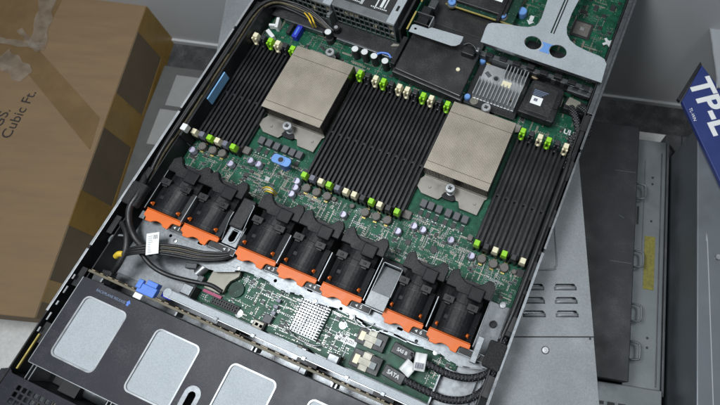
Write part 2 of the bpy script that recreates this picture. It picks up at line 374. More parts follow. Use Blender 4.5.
# ------------------------------------------------------------------ things on the right
def rbox(name, m, x0, x1, y0, y1, z0, z1, parent, bevel=1.):
    return MB().box(x0, x1, y0, y1, z0, z1).build(name, m, parent, bevel)
def roomthing(name, label, cat, group=None): return empty(name, room(0, 0, 0), label, cat, group, ROOM)
rk = roomthing('black_server', 'black lidded server lying low beneath the galvanised server', 'server')
rbox('body', 'darkmetal', 470, 800, -472, -135, FZ+.7, -100, rk)
for y in (-205, -330): rbox('lid_seam', 'shade2', 770, 797, y, y+.8, -100.3, -99.7, rk, 0)
rbox('front_flange', 'shade', 560, 846, -515, -474, FZ+.7, -122, rk)
for i in range(9): rbox('vent_slot', 'cavity', 730+i*13, 739+i*13, -500, -496, -122.2, -121.8, rk, 0)
hs = roomthing('handled_server', 'grey steel server with wire handles and a yellow label beside the black lid', 'server')
rbox('body', 'shade', 803, 850, -480, -132, FZ+.7, -140, hs)
rbox('edge_lip', 'shade2', 850.2, 853, -480, -132, FZ+.7, -136, hs, .5)
for y in (-219, -315, -385, -432):
    x = 812+(-219-y)*.04
    MB().tube([(803, y-11, -139), (806, y-11, -128), (816, y-10, -126), (819, y-7, -126), (819, y+7, -126), (816, y+10, -126), (806, y+11, -128), (803, y+11, -139)], 1.3, 8).build('handle', 'shade', hs)
    rbox('handle_plate', 'cavity', 804, 810, y-20, y+20, -139.9, -139.2, hs, .2)
rbox('warning_label', 'yellowlabel', 824, 838, -350, -277, -139.8, -139.3, hs, 0)
rbox('slot_mark', 'cavity', 812, 815, -262, -236, -139.9, -139.4, hs, 0)
MB().tube([(844, -150, -140), (844, -470, -140)], .9, 6).build('pressed_rib', 'shade2', hs)
for y in (-190, -200, -255, -412, -424): MB().cyl((832, y), 1.6, -139.9, -139.4, 12).build('rivet', 'cavity', hs)
MB().tube([(821, -165, -140), (821, -300, -140)], .8, 6).build('pressed_rib', 'shade', hs)
tw = roomthing('dark_steel_case', 'dark grey steel case standing between the handled server and bluish panel', 'case')
rbox('body', 'shade2', 866, 908, -520, -90, FZ+.7, -190, tw)
rbox('centre_seam', 'cavity', 889, 890.5, -520, -90, -190.2, -189.6, tw, 0)
for y in (-200, -330, -360, -400, -455): MB().cyl((880+(y % 3)*3, y), 2, -189.9, -189.2, 12).build('screw', 'cavity', tw)
MB().tube([(869, -110, -187), (874, -125, -180), (871, -140, -180), (868, -150, -187)], 2, 8).build('cable_hook', 'black', tw)
bp_ = roomthing('bluish_steel_case', 'blue grey steel case with a pressed edge line at the right border', 'case')
rbox('body', 'shade3', 862, 1100, -700, -145, FZ+.7, -60, bp_, 1.5)
MB().tube([(873, -300, -60), (875, -322, -60), (886, -700, -60)], .8, 6).build('pressed_line', 'palemetal', bp_)
MB().cyl((886, -318), 3.2, -60, -57, 14).build('screw', 'steel', bp_)
q0, q1 = at(709, 24, -47), at(720, 103, -47); dn = (q1-q0).normalized(); dx_ = Vector((-dn.y, dn.x, 0))
pp = empty('pale_steel_sheet', q0, 'pale grey steel sheet at the upper right corner lying on the blue carton', 'sheet')
b = MB(); c = [q0-q0, dx_*300, dx_*300+dn*100, dn*100]
b.add([*[p-Vector((0, 0, 3.4)) for p in c], *c], [(3,2,1,0),(4,5,6,7),(0,1,5,4),(1,2,6,5),(2,3,7,6),(3,0,4,7)]); b.build('sheet', 'palemetal', pp, .4)
b = MB(); b.add([*[p-Vector((0, 0, 3.4)) for p in (c[0]-dx_*.2, c[0]+dx_*1.2, c[3]+dx_*1.2, c[3]-dx_*.2)], *[p+Vector((0, 0, .6)) for p in (c[0]-dx_*.2, c[0]+dx_*1.2, c[3]+dx_*1.2, c[3]-dx_*.2)]], [(3,2,1,0),(4,5,6,7),(0,1,5,4),(1,2,6,5),(2,3,7,6),(3,0,4,7)]); b.build('sheet_edge', 'rim', pp)
# blue printed carton
bc = empty('blue_carton', at(682, 101, -52), 'dark blue printed carton with large white letters leaning by the pale case', 'carton')
p1, p2, p3 = at(682, 101, -52), at(702, 65, -52), at(719, 179, -52)
axl = (p3-p1).normalized(); axw = Vector((-axl.y, axl.x, 0))
bc.location = p1*S; bc.rotation_euler = (0, 0, math.atan2(axl.y, axl.x))
Wd = (p2-p1).dot(axw); Of = (p2-p1).dot(axl)
MB().prism([(0, 0), (260, 0), (260, Wd+60), (Of, Wd)], -7, 0).build('carton', 'bluecard', bc, .8)
MB().prism([(-6, -3), (-.6, -1.5), (Of-1, Wd+1), (Of-6, Wd+1)], -7.5, -1).build('end_flap', 'darkmetal', bc, .5)
def bctext(body, px, py, size, pxb, pyb, bold=0):
    p = at(px, py, -52)-p1; q = at(pxb, pyb, -52)-p1; rz = math.atan2(axl.y, axl.x)
    a = math.atan2(q.y-p.y, q.x-p.x)-rz
    text('printed_letters', body, 'white', (p.dot(axl), p.dot(axw), .12), size, a, bc, 'LEFT', .05, bold=bold)
bctext('TP-L', 697, 79, 43, 722, 130, 1.3)
bctext('TL-WN', 690, 108, 6, 705, 146)

_r = random.Random(21)
for k in range(7):
    x = _r.uniform(690, 795); y = _r.uniform(-460, -150); a = _r.uniform(-.5, .3); l = _r.uniform(4, 14)
    MB().cbox((x, y), l, .35, -100.02, -99.8, a).build('scratch', 'shade', rk)
# ------------------------------------------------------------------ galvanised server underneath
LA = math.radians(22.3)
ls = empty('galvanised_server', (268.3, -44.2, -95), 'galvanised silver server lying askew beneath the open server', 'server', rz=LA)
def stadium(x0, x1, y0, y1): return rrect(x0, x1, y0, y1, min(y1-y0, x1-x0)*.48, 5)
vents = [(-26+dx, -20-14.2*k) for dx in (0, -34.5) for k in range(3)]
plate('lid_front', 'lid', [(-448, -72), (0, -72), (0, 420), (-448, 420)], [stadium(x-11, x+11, y-2.2, y+2.8) for x, y in vents], 85.6, 87, ls)
MB().box(-448, -.1, -560, -73.2, 85.6, 87.1).build('lid_rear', 'lid', ls, .3)
MB().box(-447, -.9, -558, 419, 0, 79).build('case', 'zincdark', ls, .5)
MB().box(-448, 0, -73, -72.2, 84, 86.3).build('lid_seam', 'cavity', ls)
for x, y in vents:
    m = MB(); P = []
    for k in range(9):
        a = k/8; xx = x-12+24*a; h = 2.6*math.sin(math.pi*min(1, max(0, a)))**.4
        P += [(xx, y-4.2, 87.05), (xx, y-3.2, 87.05+h*.8), (xx, y-.2, 87.05+h)]
    m.add(P, [(3*k+j, 3*k+j+1, 3*k+j+4, 3*k+j+3) for k in range(8) for j in range(2)], True)
    o = m.build('louvre', 'lid', ls); sd = o.modifiers.new('solid', 'SOLIDIFY'); sd.thickness = .0004
    MB().box(x-10, x+10, y+2.9, y+3.5, 87.05, 87.4).build('louvre_edge', 'lid', ls)
rid = MB(); pts = [(-34, 400, 87), (-33.5, 60, 87), (-33.5, 8, 87), (-36, 1, 87), (-43, -2, 87), (-120, -2, 87), (-400, -2, 87)]
rid.tube(pts, .9, 8); rid.build('pressed_ridge', 'lid', ls)
sc = MB(); sc.lathe((-51, -86), [(4.2, 87.1), (4.2, 87.6), (3.2, 88.4), (1.2, 88.6), (1.0, 88.0)], 16); sc.build('rivet', 'steel', ls)
MB().cyl((-4, -74.5), 1.3, 86.7, 87.3, 10).build('notch', 'cavity', ls)

# ------------------------------------------------------------------ open server chassis
ch = empty('server_chassis', (0, 0, -6), 'open low server chassis with black inner walls and thin silver rims', 'server case')
def part(mb, name, m, parent, bevel=0.):
    o = mb.build(name, m, None, bevel); o.parent = parent
    o.location = -parent.location if parent.type == 'EMPTY' and parent.parent is None and parent.rotation_euler.z == 0 else o.location
    return o
def fix(o, parent):
    o.parent = parent; o.location = o.location-parent.location; return o
Y0, Y1 = -388, 345
part(MB().box(-217, 217, Y0, Y1, -7.5, -6), 'floor_pan', 'zincdark', ch)
for s in (-1, 1):
    part(MB().box(s*215.6, s*217, Y0, Y1, -5.9, 37), 'side_wall', 'cavity', ch)
    m = MB()
    segs = [(-300, -232, .0), (-228, -60, .6), (-56, 60, 0), (64, Y1, .4)]
    for a, b_, d in segs: m.box(s*(214.9-d), s*(217.4-d*.3), a, b_, 37.1, 38)
    part(m, 'rim', 'rim' if s < 0 else 'zincdark', ch, .2)
    part(MB().box(s*206.5, s*207.7, -345 if s < 0 else -250, Y1, -5.8, 27 if s < 0 else 32), 'inner_rail', 'cavity', ch)
    # tabs and slots on the rail
    for y in range(-330, 330, 60): part(MB().box(s*208, s*214.5, y, y+20, 30, 31), 'rail_bracket', 'cavity', ch)
# front bezel beam with square perforation
holes = []
for r_ in range(3):
    for k in range(52): holes.append(rrect(-199.3+k*6.5, -194.8+k*6.5, -372.3-r_*6.1, -367.8-r_*6.1, .5, 2))
o = plate('front_panel', 'lidblack', [(-224, -390), (216, -390), (216, -361.5), (-212, -361.5), (-216, -358), (-224, -362)], holes, 34.5, 36, None); fix(o, ch)
part(MB().box(-222, 214, -400, -364, 8, 10), 'front_panel_lining', 'shade', ch)
part(MB().box(-214, 214, -363.8, -362.4, -5, 34.4), 'front_panel_return', 'cavity', ch)
m = MB()
for k in range(12): m.cbox((-178+k*15+rnd.uniform(-2, 2), -371-rnd.choice((0, 6))), 5, 4, 27, 31)
part(m, 'panel_contacts', 'beige', ch)
m = MB()
for k in range(5): m.cbox((-213+rnd.uniform(-1, 1), -318+k*14), 1.6, rnd.uniform(4, 8), 35, 36)
part(m, 'rail_clip', 'rim', ch)
part(MB().box(-212.5, -211, -357, -322, 32, 34), 'guide_rail', 'gold', ch)
# rear duct lip
# left tray bright sheet
part(MB().box(-206, -100, -243, -196, -5.5, -4.6), 'bay_floor', 'zinc', ch, .3)
part(MB().box(176, 206, -262, -106, -5.4, -3.5), 'side_bay_floor', 'zincdark', ch, .3)
part(MB().box(205.2, 206.2, -262, -150, -3, 18), 'side_bay_wall', 'zincdark', ch, .3)

# ------------------------------------------------------------------ drive cage
dc = empty('drive_cage', (0, -300, -6), 'wide black drive cage cover with rounded silver pads along the bottom', 'drive cage')
padx = [-188+83.6*k for k in range(5)]; padw = 49
pads = [(x, x+padw) for x in padx]
slots_ = [(-46, -34)]
outline = [(-202, -346), (-202, -259.5), (-199, -257.5), (205, -257.5), (205, -346), (60, -346), (-60, -346)]
holes = [rrect(a, b_, -333, -272, 6) for a, b_ in pads]+[rrect(-44.6, -37, -326, -309, 3.7), rrect(122.4, 130, -326, -309, 3.7)]
fix(plate('cage_lid', 'lidblack', outline, holes, 37, 38.2), dc)
part(MB().box(-202.6, -201.9, -346, -258, 33, 38.4), 'lid_edge', 'rim', dc)
part(MB().box(-202, 205, -346.6, -346.05, 36.6, 38.3), 'lid_edge', 'rim', dc)
for a, b_ in pads:
    o = plate('recessed_pad', 'pad', rrect(a-1.5, b_+1.5, -334.5, -270.5, 7), [], 36.0, 36.9); fix(o, dc)
    o = plate('pad_rim', 'rim', rrect(a-.4, b_+.4, -333.4, -271.6, 6.2), [rrect(a+1.1, b_-1.1, -331.9, -273.1, 5)], 37.2, 38.7); fix(o, dc)
for x in (-40.8, 126.2):
    o = plate('slot_rim', 'zinc', rrect(x-8.3, x+8.3, -331, -304, 8), [rrect(x-3.8, x+3.8, -326, -309, 3.7)], 37.3, 38.9); fix(o, dc)
    part(MB().box(x-5, x+5, -328, -307, 20, 22), 'slot_floor', 'cavity', dc)
part(MB().box(-202, 205, -345, -258.5, 5, 8), 'cage_floor', 'cavity', dc)
for x in (-200, -196, -114, -110, -26, -22, 62, 66, 148, 152):
    part(MB().box(x, x+1, -362, -346.8 if x < -190 else -340, -3, 33), 'bay_divider', 'steel', dc)
for k in range(4):
    x = -190+88*k
    part(MB().box(x-2, x+73, -361.5, -346.8, -4, 4), 'bay_shelf', 'cavity', dc)
    part(MB().tube([(x+22, -352, 9), (x+66, -352, 9)], 8, 20), 'drive_barrel', 'zincdark', dc)
part(MB().box(-170, -150, -361, -349, 5, 24), 'drive_bracket', 'cavity', dc, .5)
t = text('printed_text', 'BACKPLANE RELEASE', 'lidtext', ((-181-149)/2, -264.2, 38.35), 3.6, 0, None, xs=1.0); fix(t, dc)
m = MB(); m.add([(-146.4, -266, 38.3), (-143.8, -266, 38.3), (-143.8, -263.4, 38.3), (-142.6, -263.4, 38.3), (-145.1, -260.4, 38.3), (-147.6, -263.4, 38.3), (-146.4, -263.4, 38.3)], [(0,1,2,6), (5,3,4)])
part(m, 'printed_arrow', 'blue', dc)

# backplane, release latch, support bar
bpn = empty('backplane', (0, -249, 0), 'long olive circuit board on edge behind the drive cage cover', 'circuit board')
part(MB().box(-204, 205, -252, -249.6, 2, 35), 'board', 'olive', bpn, .2)
m = MB()
for k in range(46):
    x = -200+k*8.8+rnd.uniform(-3, 3); m.cbox((x, -249.1), rnd.uniform(1.5, 5), .9, rnd.uniform(24, 30), rnd.uniform(31, 34))
part(m, 'surface_components', 'tan', bpn)['kind'] = 'stuff'
for x in (-186, -98, -12, -8, 74, 78, 158):
    part(MB().box(x, x+2, -256.6, -252.2, 22, 36), 'contact_spring', 'zinc', bpn, .3)
for x in (-60, 30, 112):
    part(MB().box(x, x+22, -248.9, -244, 14, 25), 'connector', 'black', bpn, .4)
lt = empty('release_latch', (-137, -246, 20), 'small blue plastic release latch beside the upper left pad', 'latch')
part(MB().box(-147, -127, -250.5, -241, 30, 36.5), 'latch_body', 'blue', lt, .8)
part(MB().box(-143, -131, -242, -236, 24, 33), 'latch_step', 'blue', lt, .8)
part(MB().box(-149, -143.5, -247, -238, 33, 38), 'latch_ear', 'blue', lt, .8)
part(MB().box(-145, -136, -256.4, -251, 32, 38.9), 'latch_tip', 'whiteplastic', lt, .6)
part(MB().box(-128, -116, -246, -240, 16, 24), 'latch_foot', 'deepblue', lt, .6)
sb = empty('support_bar', (10, -240, -5), 'straight silver support bar crossing between backplane and green front board', 'bar')
part(MB().box(-121, 206, -243.5, -236.5, 29.2, 30.4), 'flange', 'pad', sb, .25)
part(MB().box(-121, 206, -244.6, -243.6, -4, 31.6), 'web', 'rim', sb, .2)
for x in (-62, -20, 36, 82, 120):
    part(MB().box(x, x+4, -245.6, -242, 30.6, 32.6), 'lug', 'zinc', sb, .3)
part(MB().lathe((-119, -240), [(4.5, 29), (4.5, 30.8), (2, 31)], 14), 'rounded_end', 'pad', sb)

# ------------------------------------------------------------------ front board
fb = empty('front_board', (30, -213, 0), 'narrow green control board between the silver bar and fan row', 'circuit board')
part(MB().box(-112, 176, -236, -189, -1.2, 0), 'board', 'pcb', fb)
def smd(area, n, z=0, seed=1, avoid=()):
    """rows of tiny resistors, capacitors, small chips with leads, and printed marks"""
    R = random.Random(seed); m = MB(); made = 0
    def two_pin(x, y, ro, tone, L_=1.5, W_=.8):
        sx, sy = (L_, W_) if ro else (W_, L_)
        m.cur = tone; m.box(x-sx*(.3 if ro else .5), x+sx*(.3 if ro else .5), y-sy*(.5 if ro else .3), y+sy*(.5 if ro else .3), z, z+.6)
        m.cur = 2
        for q in (-1, 1):
            if ro: m.box(x+q*sx*.31, x+q*sx*.55, y-sy/2, y+sy/2, z, z+.62)
            else: m.box(x-sx/2, x+sx/2, y+q*sy*.31, y+q*sy*.55, z, z+.62)
    while made < n:
        x0 = R.uniform(area[0], area[1]); y0 = R.uniform(area[2], area[3]); k = R.random(); ro = R.random() < .5; along = R.random() < .5
        cnt = R.choice((1, 2, 3, 4, 6, 8)); pit = R.uniform(1.5, 2.4) if ro != along else R.uniform(2.4, 3.2); tone = 0 if R.random() < .45 else 1; L_ = R.choice((1.2, 1.5, 2.1))
        if k < .66:
            for q in range(cnt):
                x, y = (x0+q*pit, y0) if along else (x0, y0+q*pit); made += 1
                if not (area[0] < x < area[1] and area[2] < y < area[3]) or any(a[0] < x < a[1] and a[2] < y < a[3] for a in avoid): continue
                two_pin(x, y, ro, tone, L_, L_*.55)
                if R.random() < .3: m.cur = 3; m.box(x-.9, x+.9, y+1.1, y+1.25, z, z+.05)
            continue
        made += 1
        if any(a[0] < x0 < a[1] and a[2] < y0 < a[3] for a in avoid): continue
        if k < .76:
            w_ = R.uniform(2.2, 4.6); h_ = w_*R.uniform(.55, 1); m.cur = 0; m.cbox((x0, y0), w_, h_, z, z+1.1); m.cur = 2
            q = x0-w_/2+.3
            while q < x0+w_/2-.3: m.box(q, q+.3, y0-h_/2-.6, y0+h_/2+.6, z, z+.3); q += .7
        elif k < .90:
            m.cur = 3; a, b_ = R.uniform(2.5, 6), R.uniform(2, 4)
            m.box(x0, x0+a, y0, y0+.16, z, z+.05); m.box(x0, x0+a, y0+b_, y0+b_+.16, z, z+.05); m.box(x0, x0+.16, y0, y0+b_, z, z+.05); m.box(x0+a, x0+a+.16, y0, y0+b_, z, z+.05)
        elif k < .96:
            m.cur = 3
            for q in range(R.choice((3, 4, 5))): m.box(x0+q*.9, x0+q*.9+.55, y0, y0+R.uniform(.7, 1.1), z, z+.05)
        else:
            m.cur = 2; m.cyl((x0, y0), R.uniform(.4, .8), z, z+.12, 8)
    return m
SM = ['chip', 'tan', 'solder', 'mark']
part(smd((-108, 172, -234, -191), 1500, seed=3, avoid=[(5, 35, -228, -186), (70, 150, -236, -190)]), 'surface_components', SM, fb)['kind'] = 'stuff'
# memory card reader
p = at(222, 279, 7)
rd = MB(); rd.prism([(p.x-13, p.y-15), (p.x+6, p.y-15), (p.x+9, p.y-11), (p.x+8.5, p.y-5), (p.x+10, p.y+1), (p.x+14, p.y+6), (p.x+16, p.y+9), (p.x+15, p.y+14), (p.x-13, p.y+14)], 3, 8)
part(rd, 'card_reader', 'beige', fb, .5)
part(MB().cyl((p.x+18, p.y-4), 8.2, .2, 3.2, 24), 'reader_recess', 'pcbdark', fb)
part(MB().box(p.x-14, p.x+8, p.y-19, p.y-16, 1, 4), 'reader_contacts', 'magenta', fb)
m = MB(); 
for k in range(10): m.box(-86+k*2.9, -84.6+k*2.9, -231, -229.8, 0, 6); m.box(-86+k*2.9, -84.6+k*2.9, -227.8, -226.6, 0, 6)
part(m, 'pin_header', 'chip', fb)
part(MB().box(-88, -56, -233, -224.6, 0, 2.4), 'header_base', 'black', fb, .3)
for px, py, wx, wy, h, mm in ((188, 290, 11, 10, 17, 'zinc'), (333, 360, 11, 10, 15, 'zinc'), (301, 350, 9, 7, 9, 'beige'), (304, 351, 5, 5, 12, 'steel'), (258, 325, 12, 8, 8, 'beige'), (303, 371, 7, 6, 13, 'zinc')):
    q = at(px, py, h*.8); 
    part(MB().box(q.x-wx/2-1, q.x+wx/2+1, q.y-wy/2-1, q.y+wy/2+1, 0, h-2), 'connector_shell', 'chip', fb, .4)
    part(MB().box(q.x-wx/2, q.x+wx/2, q.y-wy/2, q.y+wy/2, h-1.9, h), 'connector_cap', mm, fb, .5)
for k in range(3):
    q = at(273.5+k*2.6, 313-k*6.2, 4); part(MB().cbox(q, 5, 4, 0, 5.5), 'inductor', 'greylatch', fb, .5)
q = at(268, 319, 4); part(MB().cbox(q, 9, 8.5, 0, 6), 'power_inductor', 'chokegrey', fb, .6)
m = MB()
for k in range(3): q = at(253+k*4.2, 322+k*2.3, 6); m.cbox(q, 3.4, 3, 6.1, 8)
part(m, 'terminal_caps', 'whiteplastic', fb)
for px, py in ((343, 325), (239, 313.5)):
    q = at(px, py, .5); part(MB().lathe(q, [(4.2, 0), (4.2, .5), (3, .6), (2.8, 1.6), (1, 1.8)], 18), 'screw', 'steel', fb)
q = at(259, 288, 0); part(MB().cyl(q, 2.4, -.02, .12, 16), 'mounting_hole', 'cavity', fb)
q = at(346, 340, .3); part(MB().cbox(q, 24, 6.5, .3, .6), 'barcode_label', 'white', fb)
m = MB(); x = q.x-8
while x < q.x+9: m.box(x, x+.45, q.y-1.6, q.y+.9, .62, .68); x += rnd.uniform(.8, 1.7)
part(m, 'barcode', 'ink', fb)
# connectors with metal clips
for px, py in ((376, 341), (370, 364)):
    q = at(px-6, py-2, 9)
    part(MB().box(q.x-14, q.x+17, q.y-8, q.y+9.5, 0, 9), 'cable_socket', 'chip', fb, .5)
    m = MB(); m.box(q.x-3.5, q.x+5.5, q.y-8.5, q.y+9.5, 9.2, 10.2); m.box(q.x-9, q.x+12, q.y-3, q.y+3.4, 9.4, 10.6); m.box(q.x-2, q.x+7, q.y+9.5, q.y+10.4, 2, 10)
    part(m, 'metal_clip', 'beige', fb, .3)
    part(MB().box(q.x-11, q.x-5.4, q.y-4.4, q.y+4.6, 9.3, 11), 'cream_tab', 'cream', fb, .3)
    part(MB().box(q.x+7, q.x+13, q.y-3.2, q.y+3.4, 10.7, 11.6), 'clip_end', 'shade', fb, .3)
# pin heatsink
ph = empty('pin_heatsink', (20, -206, 0), 'small silver heatsink with rows of pointed pins on the green front board', 'heatsink')
part(MB().box(2, 34, -226, -190, .4, 4), 'sink_base', 'alu', ph, .4)
m = MB()
for i in range(10):
    for j in range(13):
        if i == 5 and j % 1 == 0: pass
        x = 3.2+i*3.15; y = -225+j*2.85
        if 4 <= i <= 4: x -= .3
        m.add([(x-.2, y-.2, 4), (x+2.2, y-.2, 4), (x+2.2, y+1.7, 4), (x-.2, y+1.7, 4), (x+.3, y+.3, 15), (x+1.9, y+.3, 15), (x+1.9, y+1.3, 15), (x+.3, y+1.3, 15)], [(4,5,6,7),(0,1,5,4),(1,2,6,5),(2,3,7,6),(3,0,4,7)])
part(m, 'pins', 'alu', ph)
part(MB().tube([(-2, -222, 5), (12, -229.5, 7), (34, -230, 7), (42, -226, 5)], .8, 6), 'spring_wire', 'steel', ph)

# ------------------------------------------------------------------ fan tray
ft = empty('fan_tray', (0, -180, -5), 'galvanised fan tray strip with numbered black plates in front of the fans', 'fan tray')
R = random.Random(5); top_ = [(-196, -176.5)]+[(206, -176.5)]
bot = []; x = 206
edge = [(-196, -197), (-186, -204), (-160, -203), (-140, -197), (-120, -199), (-100, -203), (-82, -197), (-66, -191), (-40, -190), (-20, -193), (0, -190), (22, -191), (44, -188), (60, -190), (84, -194), (100, -190), (128, -191), (150, -188), (175, -192), (200, -186), (206, -182)]
edge = [(p.x, p.y) for p in smooth_path([(a, b_, 0) for a, b_ in edge], 4)]
hol = [circ((x, -187), 1.7, 12) for x in (-158, -88, -30, 46, 130)]+[rrect(x-3, x+3, -183.5, -181, 1, 3) for x in (-124, 8, 110)]
fix(plate('tray_flange', 'zinc', edge+[(206, -176.5), (-196, -176.5)], hol, 15, 16.2, None, .3), ft)
m = MB()
for (a, b_), (c_, d_) in zip(edge[:-1], edge[1:]): m.add([(a, b_, 16), (c_, d_, 16), (c_, d_+2, -4), (a, b_+2, -4)], [(0, 1, 2, 3)])
o = part(m, 'tray_apron', 'zinc', ft); sd = o.modifiers.new('solid', 'SOLIDIFY'); sd.thickness = .001
part(MB().box(-196, 206, -176, -174.6, -4, 24), 'tray_wall', 'zincdark', ft, .3)
for x in (-150, -72, 18, 60, 152): part(MB().lathe((x, -190), [(2.6, 16.2), (2.4, 17.2), (.8, 17.4)], 14), 'rivet', 'steel', ft)
part(MB().tube([(62, -187, 19), (66, -193, 19), (74, -195, 19), (82, -192, 19), (84, -187, 19)], .7, 6), 'wire_clip', 'steel', ft)
fans = [(-190, -147), (-144, -101), (-78, -33), (-29, 14), (20.5, 65), (90, 132), (138, 182)]
ends = [-139+0, -78, -25, 24, 88, 142, 198]
for i, (a, b_) in enumerate(fans):
    x0 = b_-9.5; x1 = {0: -141, 1: -81, 2: -27, 3: 22, 4: 79, 5: 140, 6: 199}[i]
    if i == 4: x1 = 76
    part(MB().box(x0-.8, x1+.8, -182.4, -174.4, 23.2, 24.4), 'number_plate_rim', 'zinc', ft, .3)
    pl = part(MB().box(x0, x1, -181.6, -175.4, 24.5, 25), 'number_plate', 'ink', ft)
    cx = (x0+x1)/2 if x1-x0 < 22 else x1-7
    tx = text('printed_number', str(i+1), 'silk', (cx+.5, -178.4, 25.1), 5.2, 0, None, bold=.08); fix(tx, ft)
    m = MB(); m.add([(cx-6, -178.4, 25.1), (cx-3.4, -176.9, 25.1), (cx-3.4, -179.9, 25.1)], [(0, 1, 2)]); part(m, 'printed_arrow', 'silk', ft)
part(MB().box(-196, -190.4, -183, -174.4, 23.2, 25), 'number_plate_end', 'zinc', ft, .3)
for x in (-145.4, -31, 17, 135):
    part(MB().box(x-.6, x+.6, -172, -140, 4, 34), 'divider', 'zinc', ft, .2)
for x in (-192.2, 66.6, 184):
    part(MB().box(x-.5, x+.5, -172, -112, 0, 31), 'divider', 'zincdark', ft, .2)
part(MB().box(-196, 184, -173, -108, -5.4, -3.4), 'tray_floor', 'cavity', ft)
# U bracket with black cover
fix(plate('slotted_bracket', 'zinc', [(-98, -173.5), (-81, -173.5), (-81, -150), (-98, -150)], [[(-93.2, -166)]+[(-89.5+3.7*math.cos(math.pi+k*math.pi/8), -166+3.7*math.sin(math.pi+k*math.pi/8)) for k in range(1, 8)]+[(-85.8, -166), (-86.4, -156), (-92.6, -156)]], 26, 27.2, None, .3), ft)
fix(plate('slot_rim', 'pad', [(-95, -157)]+[(-89.5+5.4*math.cos(math.pi+k*math.pi/8), -166+5.4*math.sin(math.pi+k*math.pi/8)) for k in range(0, 9)]+[(-84, -157)], [[(-93.0, -157.6)]+[(-89.5+3.7*math.cos(math.pi+k*math.pi/8), -166+3.7*math.sin(math.pi+k*math.pi/8)) for k in range(0, 9)]+[(-86, -157.6)]], 27.3, 28.4, None, .2), ft)
part(MB().box(-97, -82, -155, -122, 10, 35), 'cable_cover', 'black', ft, 1.2)
part(MB().box(-96.4, -82.6, -149.5, -148.5, 34.8, 35.4), 'cover_step', 'rubber', ft, .3)
for pts in ([(-98.6, -171, 28), (-98.6, -150, 35), (-98.2, -141, 36)], [(-80.6, -171, 28), (-80.6, -140, 35), (-81, -128, 36), (-83, -127, 36)]):
    part(MB().tube(pts, .7, 6), 'wire_frame', 'zinc', ft)
# sheet trough between fans five and six
part(MB().box(71, 89, -171, -130, 8, 9), 'trough_floor', 'zincdark', ft, .3)
part(MB().box(70.6, 91, -175, -160, 34, 35.2), 'trough_lip', 'lid', ft, .3)
part(MB().box(70, 71, -173, -129, 8, 34.4), 'trough_side', 'zinc', ft, .3)
part(MB().box(90.4, 91.4, -160, -129, 8, 34.4), 'trough_side', 'zinc', ft, .3)
part(MB().box(71, 90, -129.6, -128.6, 8, 34.4), 'trough_side', 'zinc', ft, .3)
part(MB().add([(71.2, -160, 34), (90.2, -160, 34), (90.2, -131, 25), (71.2, -131, 25), (71.2, -160, 33), (90.2, -160, 33), (90.2, -131, 24), (71.2, -131, 24)], [(0,1,2,3),(7,6,5,4),(0,4,5,1),(2,6,7,3),(1,5,6,2),(3,7,4,0)]), 'trough_slope', 'lid', ft)
# right end
part(MB().box(184, 205, -172, -106, -3.3, -2), 'end_floor', 'zincdark', ft, .3)
part(MB().box(186, 192, -186, -160, 24, 33), 'end_bracket', 'zinc', ft, .5)
part(MB().lathe((197, -118), [(3.2, -1.9), (3.2, 1), (1.4, 1.2)], 16), 'screw', 'steel', ft)
part(MB().lathe((195, -140), [(4, -1.9), (3.6, 2), (1.6, 2.2)], 16), 'grommet', 'black', ft)

